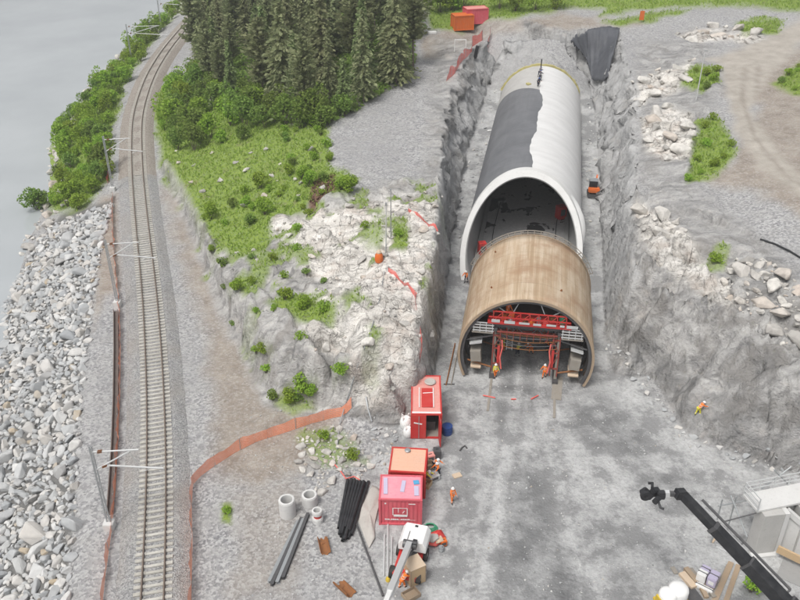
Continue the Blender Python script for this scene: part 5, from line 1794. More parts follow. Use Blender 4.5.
# dark long pole and grey pipes
def pole(name, label, cat, p0, p1, r_, mat, z0=.05, z1=.05, group=None, tip=None):
    a, b = at(*p0), at(*p1)
    a.z += z0 + r_; b.z += z1 + r_
    o_ = MB().tube([(0, 0, 0), tuple(b - a)], r_, 10).build(name, M[mat], None, tuple(a))
    return tag(o_, label, cat, group)
pole('long_hose_pipe', 'long thin dark pipe lying beside the fabric sheet toward the boom lift', 'pipe', (356, 524), (383, 598), .075, 'steel_dark')
for i, (a, b) in enumerate((((384.5, 536), (384, 578)), ((388, 523), (388, 582)), ((392, 538), (391, 576)))):
    pole('thin_steel_pipe', ['thin pale steel pipe on the side toward the fabric sheet', 'longest thin pale steel pipe, with its end by the container', 'thin pale steel pipe on the side toward the boom lift'][i], 'pipe', a, b, .06, 'galv_pale', 0.02, .02, 'thin steel pipes before the container')
p = at(388, 581)
tag(MB().lathe([(0, 0), (.17, 0), (.17, .2), (.12, .3), (0, .3)], 14).build('brass_coupling', M['yellow'], None, tuple(p)), 'small yellow coupling at the end of the thin steel pipes', 'coupling')
# fabric sheet
fpx = [(372, 487), (381, 492), (379, 508), (375, 524), (375, 540), (369, 549), (363, 535), (358, 522), (361, 510), (366, 498)]
w_ = [at(*p) for p in fpx]
o_ = w_[0].copy()
cx = sum((p.x for p in w_)) / len(w_); cy = sum((p.y for p in w_)) / len(w_)
vs, fs = [], []
RN, K = 10, len(w_) * 3
for r_i in range(RN + 1):
    for k in range(K):
        a, b = w_[k // 3], w_[(k // 3 + 1) % len(w_)]
        q_ = (k % 3) / 3
        ex, ey = a.x + (b.x - a.x) * q_, a.y + (b.y - a.y) * q_
        f_ = r_i / RN
        x, y = cx + (ex - cx) * f_, cy + (ey - cy) * f_
        h_ = .10 + .22 * max(0, 1 - f_ * .9) * (0.6 + .8 * float(vnoise(np.array(x * 1.6), np.array(y * 1.6), 5))) + .08 * math.sin(k * 1.1) * f_
        vs.append((x - o_.x, y - o_.y, float(gz(x, y)) + max(.05, h_) - o_.z))
fs = [(i * K + k, i * K + (k + 1) % K, (i + 1) * K + (k + 1) % K, (i + 1) * K + k) for i in range(RN) for k in range(K)]
ob = link('fabric_sheet', npmesh('fabric_sheet', vs, fs, True), M['sheet'], None, tuple(o_))
ob.modifiers.new('thickness', 'SOLIDIFY').thickness = .03
tag(ob, 'rumpled pale fabric sheet on the gravel beside the pinkish red container', 'fabric sheet')

# ------------------------------------------------------------------ boom lift by the lower edge
bl = at(409, 568)
t = thing('boom_lift', 'white boom lift with a red chassis and a long grey boom at the lower edge', 'boom lift', bl, R(-14))
ch = MB()
ch.box((0, 0, .62), (1.7, 3.0, .5), bev=.06)
ch.build('chassis', M['red'], t)
for sx in (-1, 1):
    for sy in (-1, 1):
        wh = MB().pipe((sx * .7, sy * 1.05, .45), (sx * 1.12, sy * 1.05, .45), .45, .24, 20).build('tyre', M['rubber'], t)
        MB().pipe((sx * .74, sy * 1.05, .45), (sx * 1.08, sy * 1.05, .45), .24, .05, 14).build('rim', M['white'], wh)
MB().lathe([(0, 0), (.55, 0), (.55, .3), (0, .3)], 18, (0, .2, .86)).build('turntable', M['steel_dark'], t)
hd = MB()
hd.prism([(-1.0, 1.2), (1.0, 1.2), (1.0, 1.75), (.75, 2.15), (-.75, 2.15), (-1.0, 1.75)], (1, 0, 0), (0, 0, 1), (.1, 2.15, 0), (0, -1.75, 0))
hd.build('engine_hood', M['white'], t, bevel=.05)
MB().box((.1, 1.9, 2.165), (.22, .18, .03)).build('hood_grille', M['black'], t)
MB().box((-.25, .9, 2.163), (.05, .9, .02)).build('hood_stripe', M['steel_dark'], t)
jn = MB()
jn.tube([(-.45, .1, 2.2), (.5, .1, 2.2)], .3, 14)
jn.build('boom_joint', M['steel_dark'], t)
MB().tube([(-.1, .45, 1.7), (.0, .1, 2.2)], .22, 10).build('boom_support', M['black'], t)
MB().box((.35, .15, 2.3), (.3, .5, .35)).build('joint_cover', M['black'], t)
bl_inv = Matrix.Rotation(R(14), 3, 'Z')
bs_ = Vector((0, .1, 2.25))
be_ = bl_inv @ (Vector(tuple(P(382, 612, 5.2))) - bl)
be_ = bs_ + (be_ - bs_) * 1.25
bm1 = bs_ + (be_ - bs_) * .6
MB().bar(bs_, bm1, .40, .46).build('boom_outer', M['galv_pale'], t)
MB().bar(bs_ + (be_ - bs_) * .58, be_, .3, .34).build('boom_inner', M['white'], t)
MB().tube([(.3, .0, 1.9), tuple(bs_ + (be_ - bs_) * .25 - Vector((0, 0, .2)))], .08, 8).build('lift_cylinder', M['steel_dark'], t)
# tan wooden box
bx = at(414, 580)
t = thing('plywood_box', 'tall tan plywood box beside the boom lift', 'plywood box', bx, R(28))
MB().box((0, 0, .8), (1.15, 1.15, 1.6), bev=.015).build('box_body', M['ply'], t)
MB().box((0, 0, 1.625), (1.2, 1.2, .04)).build('box_lid', M['plyb'], t)
for sx in (-1, 1):
    for sy in (-1, 1):
        MB().box((sx * .57, sy * .57, .8), (.07, .07, 1.55)).build('corner_batten', M['plank'], t)
person(402, 589, (2, 'oow'), 2.2, 'worker in orange crouching under the boom of the boom lift')
crate('wooden_crate', 'broken wooden crate with loose boards at the lower edge by the boom lift', 'crate', at(411, 597), .6, (1.1, .8, .35), M['plank'])

# ------------------------------------------------------------------ crane boom from the lower corner
tip = Vector(tuple(P(682, 494, 10.0)))
base = Vector(tuple(P(868, 690, 2.6)))
t = thing('mobile_crane', 'black telescopic crane boom reaching over the yard with an articulated head', 'crane', (base.x, base.y, 0))
dl_ = Vector((tip.x - base.x, tip.y - base.y, tip.z))
b0 = Vector((0, 0, 2.6))
sec = [(0, .42, .95, 'boom_base'), (.40, .63, .74, 'boom_section'), (.61, .82, .58, 'boom_section'), (.80, 1.0, .46, 'boom_section')]
for a, b, w_, n_ in sec:
    MB().bar(b0 + (dl_ - b0) * a, b0 + (dl_ - b0) * b, w_, w_ * 1.15).build(n_, M['black'], t, bevel=.04)
dirn = (dl_ - b0).normalized()
sd_ = dirn.cross(Vector((0, 0, 1))).normalized()
up_ = sd_.cross(dirn)
for a, w_ in ((.42, .80), (.63, .64), (.82, .52)):
    p = b0 + (dl_ - b0) * a
    MB().bar(p - dirn * .12, p + dirn * .12, w_ * 1.15, w_ * 1.3).build('boom_collar', M['steel_dark'], t)
# hose line beside the boom
off = sd_ * .62 + up_ * .35
hp_ = [b0 + (dl_ - b0) * q_ + sd_ * (.45 + .33 * (1 - q_)) + up_ * .45 for q_ in (.45, .55, .65, .75, .85, .93)]
MB().tube(hp_, .085, 8).build('hydraulic_line', M['steel_dark'], t)
MB().tube([b0 + (dl_ - b0) * .45 + sd_ * .3, hp_[0]], .07, 8).build('line_bracket', M['steel_dark'], t)
MB().tube([b0 + (dl_ - b0) * .70 + sd_ * .2, b0 + (dl_ - b0) * .70 + sd_ * .55 + up_ * .4], .06, 8).build('line_bracket', M['steel_dark'], t)
# white strip
MB().bar(b0 + (dl_ - b0) * .66 + sd_ * .36 + up_ * .3, b0 + (dl_ - b0) * .95 + sd_ * .28 + up_ * .25, .06).build('boom_marking', M['galv_pale'], t)
# head
hx = Vector((-1, .08, -.05)).normalized()
h0 = dl_.copy()
MB().box(h0 + hx * .1, (.7, .55, .6), .3, 0, .2, .06).build('boom_tip', M['black'], t)
MB().bar(h0 + hx * .2, h0 + hx * 1.1, .22, .28).build('head_arm', M['steel_dark'], t)
MB().bar(h0 + hx * .75 + Vector((0, 0, .02)), h0 + hx * 1.0, .3, .34).build('head_bracket', M['galv_pale'], t)
for i, (dx, dy, dz_, sz) in enumerate(((1.25, .0, -.1, (.5, .45, .5)), (1.6, .18, -.05, (.55, .4, .6)), (1.55, -.3, -.25, (.45, .35, .5)), (2.0, .0, -.1, (.4, .55, .45)), (2.25, .12, .05, (.35, .35, .5)))):
    MB().box(h0 + hx * dx + Vector((0, dy, dz_)), sz, .4 * i, .2 * i, .3 * (i % 2), .06).build('head_module', M['black'], t)
MB().tube([h0 + hx * 1.75 + Vector((0, .25, .2)), h0 + hx * 1.7 + Vector((.1, .75, .15)), h0 + hx * 1.9 + Vector((.05, .8, .1))], .09, 8).build('head_hose', M['black'], t)
MB().tube([h0 + hx * 1.5 + Vector((0, -.4, -.2)), h0 + hx * 1.45 + Vector((.0, -.85, -.35)), h0 + hx * 1.25 + Vector((.0, -.9, -.4))], .08, 8).build('head_hose', M['black'], t)
MB().pipe(h0 + hx * 2.2 + Vector((0, -.25, -.05)), h0 + hx * 2.2 + Vector((0, -.05, -.05)), .34, .12, 18).build('head_sheave', M['black'], t)
# carrier, mostly beyond the edge of the survey
MB().box((.4, -1.5, 1.5), (2.6, 7.0, .8), .3, bev=.08).build('carrier', M['steel_dark'], t)
MB().lathe([(0, 0), (1.1, 0), (1.1, .7), (0, .7)], 20, (0, 0, 1.7)).build('slewing_turret', M['black'], t)
for sx in (-1, 1):
    for y in (-4.2, -2.2, 1.2):
        x0 = .4 + sx * 1.15 - y * .0
        MB().pipe((x0 - .25, y - 0, .65), (x0 + .25, y, .65), .65, .3, 20).build('tyre', M['rubber'], t)

# ------------------------------------------------------------------ timber, packages and tank by the lower edge
pp = at(706, 583)
def pallet(loc, rz, label, boards=7):
    t = thing('timber_pallet', label, 'pallet', loc, rz)
    for k in range(3):
        MB().box((0, -.5 + .5 * k, .05), (1.3, .1, .1)).build('bearer', M['plank_grey'], t)
    for k in range(boards):
        MB().box((-.58 + 1.16 * k / (boards - 1), 0, .115), (.12, 1.2, .026)).build('deck_board', M['plank'], t)
    return t
pl_ = pallet(pp, R(-38), 'timber pallet under the wrapped packages')
ca, sa = math.cos(R(-38)), math.sin(R(-38))
def on_pallet(dx, dy, z):
    return (pp.x + dx * ca - dy * sa, pp.y + dx * sa + dy * ca, pp.z + z)
def package(dx, dy, z, d, label, mat='lilac'):
    t = thing('wrapped_package', label, 'package', on_pallet(dx, dy, z), R(-38))
    MB().box((0, 0, d[2] / 2), d, bev=.05).build('wrapping', M[mat], t)
    MB().box((0, 0, d[2] / 2), (d[0] + .012, .08, d[2] + .012)).build('strap', M['steel_dark'], t)
    MB().box((0, -d[1] / 2 - .006, d[2] * .5), (d[0] * .6, .01, d[2] * .4)).build('paper_label', M['white'], t)
package(-.33, .42, .13, (.62, .6, .7), 'lilac wrapped package at the far corner of the pallet')
package(-.33, -.2, .13, (.62, .58, .85), 'white topped wrapped package in the middle of the pallet', 'white')
package(.36, .1, .13, (.62, .95, .8), 'largest lilac wrapped package on the pallet')
package(.1, -.72, .0, (1.2, .3, .35), 'low white wrapped bundle in front of the pallet', 'white')
def plank(p0, p1, w_, h_, mat, label, z=0.0, group='loose timber by the lower edge', name='timber_plank'):
    a, b = at(*p0), at(*p1)
    a.z += z + h_ / 2; b.z += z + h_ / 2
    o_ = MB().bar((0, 0, 0), tuple(b - a), w_, h_).build(name, M[mat], None, tuple(a))
    return tag(o_, label, 'plank', group)
plank((681, 575), (694, 589), .5, .22, 'plyb', 'pale stacked planks outermost toward the open yard')
plank((685, 571), (697, 585), .35, .3, 'plank', 'brown stacked planks between the pale planks and the pallet')
plank((690, 570), (700, 583), .3, .16, 'plank_grey', 'grey plank beside the brown stacked planks')
plank((699, 585), (706, 600), .32, .2, 'plank', 'brown plank pointing away from the pallet toward the lower edge')
plank((705, 588), (714, 600), .3, .2, 'plank_grey', 'grey plank beside the brown one at the lower edge')
plank((731, 563), (713, 605), .38, .12, 'plank', 'long brown board on the ground under the crane boom, nearer the pallet')
plank((738, 567), (724, 607), .34, .12, 'plank', 'long brown board on the ground under the crane boom, farther from the pallet')
plank((727, 566), (710, 602), .14, .1, 'plank_grey', 'narrow grey board beside the long brown boards')
plank((672, 568), (676, 575), .3, .08, 'plank_grey', 'short grey board lying alone on the yard')
plank((716, 548), (729, 554), .12, .08, 'galv_pale', 'short pale batten on the yard near the packages')
plank((718, 536), (712, 543), .14, .1, 'plyb', 'short pale piece of wood under the crane boom')
dk = at(687, 597)
tag(MB().box((0, 0, .03), (1.7, 1.2, .06), .3).build('steel_plate', M['steel_dark'], None, tuple(dk)), 'dark grey steel plate on the ground beside the white tank', 'steel plate')
tkp = at(671, 603)
t = thing('mixer_tank', 'white rounded twin tank on a yellow frame at the lower edge', 'tank', tkp, R(20))
for sx, r_, z in ((-.42, .62, 1.0), (.38, .68, 1.15)):
    MB().lathe([(0, .3), (r_ * .8, .35), (r_, .6), (r_, z), (r_ * .93, z + .16), (r_ * .7, z + .3), (r_ * .3, z + .36), (0, z + .37)], 24, (sx, 0, 0)).build('tank_shell', M['white'], t)
MB().box((0, 0, .2), (2.1, 1.3, .2), bev=.03).build('base_frame', M['yellow'], t)
for sx in (-1, 1):
    MB().box((sx * 1.05, .1, .55), (.12, .5, .7)).build('frame_post', M['orange' if sx > 0 else 'yellow'], t)

# ------------------------------------------------------------------ concrete abutment at the lower corner
ab = P(753, 556, 0)
t = thing('concrete_abutment', 'unfinished pale concrete abutment with recessed walls and a railed walkway', 'abutment', (ab[0], ab[1], 0), R(8))
HH = 3.9
cf = MB()
cf.prism([(0, 0), (1.55, 0), (1.55, HH), (.0, HH)], (1, 0, 0), (0, 0, 1), (.0, 0, 0), (0, 1.1, 0))
cf.build('front_pier', M['conc'], t, bevel=.03)
MB().prism([(0, 0), (.35, 0), (.35, HH - .02), (0, HH - .02)], (1, 0, 0), (0, 0, 1), (1.56, -.0, 0), (0, 1.0, 0)).build('pier_rib', M['conc_pale'], t)
MB().box((6.0, 1.35, HH / 2 - .01), (9, .5, HH - .02)).build('back_wall', M['conc_pale'], t)
for x, w_ in ((3.1, .4), (5.2, .4), (8.0, .4)):
    MB().box((x, .45, HH / 2 - .03), (w_, 1.28, HH - .06)).build('buttress', M['conc'], t)
MB().bar((1.95, .55, HH - .2), (4.6, -1.2, HH - 2.3), .3, .4).build('sloping_wall_top', M['conc_pale'], t)
MB().prism([(0, 0), (2.9, 0), (2.9, 1.6), (0, HH - .5)], (.83, -.56, 0), (0, 0, 1), (2.0, .5, 0), (.17, .26, 0)).build('wing_wall', M['conc_pale'], t)
MB().box((2.6, .9, 1.9), (.85, .12, .2)).build('form_tie', M['galv_pale'], t)
MB().box((.8, -.06, .09), (2.0, .5, .18)).build('footing', M['conc_pale'], t)
MB().bar((1.45, -.35, .9), (4.9, -3.6, .55), .16, .62).build('plywood_shutter', M['ply'], t)
MB().box((3.6, -2.2, .02), (4.6, 3.6, .05), -.75).build('dark_slab', M['conc_dark'], t)  # thin dark slab on the ground before the abutment
# walkway
wk = MB()
wk.box((4.3, 1.75, HH + .1), (9.6, 1.75, .16), R(6))
wk.build('walkway_deck', M['conc_pale'], t)
rl = MB()
R6 = R(6)
def wkp(x, y, z):
    x -= 4.3; y -= 1.75
    return (4.3 + x * math.cos(R6) - y * math.sin(R6), 1.75 + x * math.sin(R6) + y * math.cos(R6), z)
for z in (HH + .55, HH + .9, HH + 1.25):
    rl.bar(wkp(-.5, 2.6, z), wkp(9.2, 2.6, z), .06)
    rl.bar(wkp(-.5, .9, z), wkp(-.5, 2.6, z), .06)
for k in range(9):
    rl.bar(wkp(-.5 + k * 1.2, 2.6, HH + .18), wkp(-.5 + k * 1.2, 2.6, HH + 1.3), .06)
rl.bar(wkp(-.5, .9, HH + .18), wkp(-.5, .9, HH + 1.3), .06)
rl.build('walkway_railing', M['galv_pale'], t)
for i, (a, b) in enumerate((((-.6, .85, HH + .05), (-2.9, 1.0, HH - .35)), ((-1.4, .2, HH - 1.4), (-1.7, 2.4, HH + .5)), ((1.0, 2.7, HH + .2), (3.0, 2.7, HH + 1.9)), ((3.2, 2.7, HH + .2), (1.6, 2.7, HH + 1.9)), ((5.0, 2.7, HH + .2), (3.6, 2.7, HH + 2.1)))):
    MB().tube([wkp(*a), wkp(*b)], .05, 8).build('scaffold_tube', M['steel_dark' if i == 0 else 'galv'], t)
for x in (-1.3, -2.4):
    MB().tube([wkp(x, 2.3, .0), wkp(x, 2.3, HH + .4)], .05, 8).build('scaffold_tube', M['galv'], t)
MB().tube([wkp(-2.6, 2.3, HH - .2), wkp(-.4, 2.3, HH - .2)], .05, 8).build('scaffold_tube', M['galv'], t)

# ------------------------------------------------------------------ machines in the cutting
def excavator(loc, rz, label, s_=1.0):
    t = thing('mini_excavator', label, 'excavator', loc, rz)
    t.scale = (s_, s_, s_)
    for sx in (-1, 1):
        MB().prism([(-.95, .1), (-.8, 0), (.8, 0), (.95, .1), (.95, .34), (.8, .46), (-.8, .46), (-.95, .34)], (0, 1, 0), (0, 0, 1), (sx * .62 - .17, 0, 0), (.34, 0, 0)).build('crawler_track', M['rubber'], t)
    MB().box((0, 0, .4), (.9, .9, .25)).build('undercarriage', M['steel_dark'], t)
    MB().box((0, -.35, .85), (1.45, 1.0, .62), bev=.12).build('engine_cover', M['orange'], t)
    cb = MB().box((-.1, .25, 1.35), (1.0, 1.05, 1.3), bev=.06).build('cab', M['black'], t)
    MB().box((-.1, .25, 2.02), (1.05, 1.1, .06), bev=.02).build('cab_roof', M['galv'], cb)
    MB().bar((.35, .7, .9), (.4, 1.7, 2.1), .2, .26).build('boom', M['orange'], t)
    MB().bar((.4, 1.65, 2.1), (.4, 2.5, 1.1), .16, .22).build('dipper_arm', M['red'], t)
    MB().prism([(0, 0), (.5, .1), (.55, .45), (.1, .55)], (0, 1, 0), (0, 0, 1), (.1, 2.35, .6), (.6, 0, 0)).build('bucket', M['steel_dark'], t)
    MB().box((0, -1.15, .3), (1.5, .1, .4)).build('dozer_blade', M['steel_dark'], t)
    return t
excavator(at(593, 195), R(-8), 'small orange excavator working between the tunnel tube and the rock wall')
x, y, z = tun(4.3, 36.5)
cabinet(0, 0, 'red machine cabinet standing against the inner tunnel wall in the dark', (1.1, 1.0, 1.7), M['red'], .4, loc=(x, y, .02))
x, y, z = tun(-4.6, 24.6)
cabinet(0, 0, 'bright red cabinet on the tunnel floor just inside the mouth', (.9, .8, 1.7), M['red'], .2, loc=(x, y, .02))
x, y, z = tun(-4.3, 18.4)
t = cabinet(0, 0, 'orange compressor box between the formwork and the tunnel mouth', (.9, 1.5, 1.1), M['orange'], .45, 'compressor', 'compressor', (x, y, max(0.02, float(gz(x, y)))))
x, y, z = tun(-3.6, 20.4)
big_bag(0, 0, 'pale bulk bag at the foot of the tunnel mouth collar', .8).location = (x, y, .02)
x, y, z = tun(-3.9, 22.2)
drum(0, 0, 'black drum on the tunnel floor near the mouth', M['black'], .3, .8, loc=(x, y, .02))
for i, (c_, a_) in enumerate(((-3.7, 26), (3.9, 26))):
    pts_ = [tun(c_ + .1 * math.sin(k), a_ + k * 2.5 - 6, .06) for k in range(9)]
    o_ = pts_[0]
    tag(MB().tube([(p[0] - o_[0], p[1] - o_[1], 0) for p in pts_], .05, 6).build('floor_cable', M['black'], None, o_), ['black cable lying along the lake side of the tunnel floor', 'black cable lying along the landward side of the tunnel floor'][i], 'cable')

# ------------------------------------------------------------------ workers
for px, py, kd, rz, lb in (
        (495, 378, (0, 'yow'), .3, 'worker in yellow jacket standing in front of the formwork, nearer the containers'),
        (544, 378, (3, 'oow'), -.4, 'worker in orange standing in front of the formwork, nearer the rock slope'),
        (517, 357, (1, 'ynw'), 2.6, 'worker in yellow jacket in the middle under the formwork arch'),
        (503, 351, (0, 'yow'), 1.3, 'worker in yellow at the ladder under the formwork arch'),
        (531, 354, (2, 'oow'), -1.2, 'worker in orange bending down under the formwork arch'),
        (547, 351, (1, 'onw'), .6, 'worker in orange jacket and dark trousers beside the gantry leg'),
        (697, 417, (2, 'oyw'), 1.9, 'worker in orange and yellow climbing the foot of the rock slope'),
        (466, 283, (1, 'onw'), -.5, 'worker in orange jacket at the bottom of the tunnel mouth collar')):
    person(px, py, kd, rz, lb)
x, y, z = fpt(-1.9, 1.2, 6.32)
person(0, 0, (1, 'oow'), .2, 'worker in orange on the red platform inside the formwork', (x, y, z))
for c_, a_, kd, lb in ((-.35, 66.3, (2, 'nnb'), 'farther worker in dark clothes kneeling over the tunnel crown'), (-.35, 61.5, (2, 'nnb'), 'nearer worker in dark clothes bending over the tunnel crown'), (-.15, 64.3, (1, 'nnb'), 'worker in dark clothes standing between two others on the tunnel crown')):
    x, y, z = tun(c_, a_, ZC + RO + .12)
    person(0, 0, kd, .2 if 'near' in lb else 2.5, lb, (x, y, z))
x, y, z = tun(-.25, 71.2, ZC + RO + .06)
tag(MB().tube([(0, 0, 0), (-.02, -.2, 1.5)], .09, 8).build('safety_post', M['black'], None, (x, y, z)), 'dark post on the far end of the tunnel crown', 'post')
pts_ = [tun(-.25 + .1 * math.sin(k * 1.2), 71 - k * 1.1, ZC + RO + .13) for k in range(9)]
tag(MB().tube([(p[0] - pts_[0][0], p[1] - pts_[0][1], 0) for p in pts_], .05, 6).build('safety_rope', M['black'], None, pts_[0]), 'dark safety rope along the tunnel crown', 'rope')
x, y, z = tun(-1.75, 63.0, ZC + math.sqrt(RO ** 2 - 1.75 ** 2) + .05)
tag(MB().box((0, 0, .12), (.5, .7, .24), .5).build('foam_block', M['yellowdull'], None, (x, y, z)), 'pale yellow block on the bare concrete beside the crown workers', 'block')

# ------------------------------------------------------------------ odds and ends on the rock
p = at(379, 262)
t = thing('hivis_sack', 'bright orange sack with a pale top standing on the pale rock', 'sack', p)
MB().lathe([(0, 0), (.36, 0), (.42, .25), (.38, .75), (.25, .95), (0, .97)], 14).build('sack_body', M['orange'], t)
MB().lathe([(0, 0), (.24, 0), (.26, .15), (.15, .3), (0, .32)], 12, (0, 0, .93)).build('sack_neck', M['plyb'], t)
p = at(386, 246)
t = thing('survey_pole', 'tall thin pale pole standing on the pale rock near the orange sack', 'pole', p)
MB().tube([(0, 0, -.2), (.05, 0, 4.6)], [.075, .05], 8).build('shaft', M['galv_pale'], t)
MB().box((.05, 0, 4.6), (.2, .2, .25)).build('head_piece', M['galv'], t)
p = at(391, 240)
t = thing('survey_pole', 'second thin pole on the pale rock, standing closer to the pit', 'pole', p)
MB().tube([(0, 0, -.2), (0, 0.2, 5.4)], [.07, .04], 8).build('shaft', M['galv'], t)
MB().box((0, .2, 5.4), (.14, .14, .2)).build('head_piece', M['galv'], t)
for i, pl_px in enumerate(([(386, 246), (384, 275), (380, 300), (373, 325), (366, 345), (358, 365), (350, 392), (345, 410), (340, 425), (337, 450)], [(366, 398), (368, 412), (372, 424)])):
    w_ = [at(*p) for p in pl_px]
    o_ = w_[0]
    tag(MB().tube([tuple(q_ - o_ + Vector((0, 0, .12))) for q_ in w_], .045 if i == 0 else .08, 8).build('pale_hose', M['galv'], None, tuple(o_)), ['long pale hose running down the rock block from the poles', 'short pale hose hanging off the near face of the rock block'][i], 'hose')
w_ = [at(*p) for p in [(335, 466), (341, 473), (346, 480), (354, 478), (360, 482)]]
tag(MB().tube([tuple(q_ - w_[0] + Vector((0, 0, .12))) for q_ in w_], .05, 6).build('thin_rope', M['netred'], None, tuple(w_[0])), 'thin red cord leading to the stack of black pipes', 'cord')
w_ = [at(*p) for p in [(760, 241), (775, 246), (790, 253), (805, 262), (830, 275)]]
tag(MB().tube([tuple(q_ - w_[0] + Vector((0, 0, .12))) for q_ in w_], .09, 8).build('black_hose', M['black'], None, tuple(w_[0])), 'black hose curving over the plateau above the stone blocks', 'hose')
p = at(696, 100)
t = thing('lamp_pole', 'tall thin pole rising beside the round green patch on the plateau', 'pole', p)
MB().tube([(0, 0, -.2), (.03, 0, 6.5)], [.09, .05], 8).build('shaft', M['galv_pale'], t)
MB().box((.15, 0, 6.5), (.4, .15, .1)).build('head_piece', M['galv'], t)
p = at(641, 23)
t = thing('orange_marker', 'upright orange marker board at the edge of the upper road', 'marker', p)
MB().box((0, 0, 1.2), (.75, .12, 1.5)).build('board', M['orange'], t)
MB().tube([(0, .1, -.2), (0, .1, 2.1)], .06, 8).build('stake', M['plank_grey'], t)
p = at(440, 66)
t = thing('barrier_frame', 'small white barrier frame on the gravel beside the red netting', 'barrier', at(460, 52))
for sx in (-1, 1):
    MB().box((sx * .9, 0, 1.0), (.1, .1, 2.0)).build('upright', M['white'], t)
MB().box((0, 0, 1.9), (1.9, .08, .12)).build('crossbar', M['white'], t)
tag(MB().box((0, 0, .2), (1.5, .7, .4), .2, bev=.05).build('white_sack', M['white'], None, tuple(at(432, 34))), 'white sack lying on the gravel beyond the rim near the containers', 'sack')
tag(MB().tube([(0, 0, -.1), (.3, -.2, 1.9)], .28, 10).build('rolled_mat', M['black'], None, tuple(at(475, 58))), 'black rolled mat standing on the rim under the red netting', 'mat')
tag(MB().box((0, 0, .06), (1.2, .35, .07), .3).build('white_board', M['white'], None, tuple(at(491, 131))), 'small white board lying on the trench floor beside the membrane', 'board')
# pipes in the yard
pole('steel_channel', 'narrow steel channel leaning by the formwork foot toward the containers', 'channel', (446, 386), (455, 345), .06, 'rust')
pole('steel_channel', 'second steel channel beside the formwork foot, closer to the barrel', 'channel', (451, 386), (458, 350), .05, 'plank_grey')
for i, (a, b) in enumerate((((483, 397), (495, 399)), ((511, 400.5), (516, 400)), ((531, 400), (538, 397)))):
    pole('red_rod', ['red rod on the yard in front of the formwork, nearest the containers', 'short red rod between two longer ones on the yard', 'red rod on the yard in front of the formwork, nearest the rock slope'][i], 'rod', a, b, .06, 'netred', group='red rods on the yard')
plank((556, 400), (558, 378), .9, .07, 'plank_grey', 'broad weathered plank lying before the formwork on the slope side', name='walkway_plank', group=None)
x_, y_, z_ = tuple(at(447, 385))
tag(MB().tube([(0, 0, .06), (.8, .0, .06), (1.0, 0, .06)], .06, 8).build('steel_bar', M['steel_dark'], None, (x_ - .3, y_, z_)), 'dark bar on the ground at the end of the steel channels', 'bar')
w_ = [at(*p) for p in [(460, 452), (462, 449), (465, 447), (467, 449)]]
tag(MB().tube([tuple(q_ - w_[0] + Vector((0, 0, .06))) for q_ in w_], .07, 8).build('bent_hose', M['steel_dark'], None, tuple(w_[0])), 'short bent dark hose lying alone on the yard', 'hose')
tag(MB().box((0, 0, .05), (.7, .5, .08), .4).build('cardboard_piece', M['plyb'], None, tuple(at(457, 476))), 'flat tan piece of cardboard on the yard beyond the clutter', 'cardboard')
# building at the upper edge
bp = P(482, -4, 12.6)
t = thing('timber_building', 'dark reddish timber building half hidden by trees at the upper edge', 'building', (bp[0], bp[1] + 2, 12.0), R(8))
MB().box((0, 0, 1.7), (11, 5, 3.4)).build('wall', M['deadleaf'] if False else M['bark'], t)
MB().prism([(-3, 3.3), (3, 3.3), (0, 5.2)], (0, 1, 0), (0, 0, 1), (-5.9, 0, 0), (11.8, 0, 0)).build('roof', M['steel_dark'], t)
for x in (-3.5, 0, 3.5):
    wi = MB().box((x, -2.53, 1.8), (1.2, .08, 1.1)).build('window', M['white'], t)
    MB().box((x, -2.575, 1.8), (1.0, .03, .9)).build('pane', M['black'], wi)

# dark sheet hung over the rock at the far end of the cutting
top_ = [(572, 44), (577, 40), (584, 36), (591, 31), (600, 29), (610, 28), (621, 30)]
bot_ = [(588, 62), (591, 70), (593, 80), (596, 82), (600, 82), (604, 83), (609, 78)]
NU_, NV_ = 36, 16
tl_, bl_ = resample(np.array(top_, float), .1), resample(np.array(bot_, float), .1)
vs = []
for i in range(NU_ + 1):
    a = tl_[int(i / NU_ * (len(tl_) - 1))]; b = bl_[int(i / NU_ * (len(bl_) - 1))]
    for j in range(NV_ + 1):
        q_ = a + (b - a) * j / NV_
        p = at(q_[0], q_[1])
        vs.append((p.x, p.y, p.z))
vs = np.array(vs).reshape(NU_ + 1, NV_ + 1, 3)
for _ in range(3):
    vs[1:-1, 1:-1] = (vs[:-2, 1:-1] + vs[2:, 1:-1] + vs[1:-1, :-2] + vs[1:-1, 2:]) / 4
for i in range(NU_ + 1):
    vs[i, :, 1] -= 1.1 + .16 * math.sin(i * 1.25) + .10 * math.sin(i * 2.9)
    vs[i, :, 0] -= .5
    vs[i, :, 2] += .5
o0 = vs[NU_ // 2, 0].copy()
fs = [(i * (NV_ + 1) + j, (i + 1) * (NV_ + 1) + j, (i + 1) * (NV_ + 1) + j + 1, i * (NV_ + 1) + j + 1) for i in range(NU_) for j in range(NV_)]
ob = link('dark_sheet', npmesh('dark_sheet', (vs - o0).reshape(-1, 3), fs, True), M['membrane_loose'], None, tuple(o0))
ob.modifiers.new('thickness', 'SOLIDIFY').thickness = .06
tag(ob, 'folded dark sheet hanging over the rock face beyond the far end of the tunnel', 'sheet')
# ------------------------------------------------------------------ stones
VAR = [hull(.5, 100 + k, 15 + k % 5, ((1.0, .8, .62), (1.15, .75, .7), (.9, .9, .55), (1.25, .7, .5))[k % 4]) for k in range(16)]
for m_ in VAR: m_.materials.append(M['boulder'])
VARH = []
for k in range(12):
    m_ = hull(.5, 300 + k, 13 + k % 4, ((1.0, .85, .6), (1.2, .8, .5), (1, 1, .5))[k % 3])
    m_.materials.append(M['hillstone'])
    VARH.append(m_)

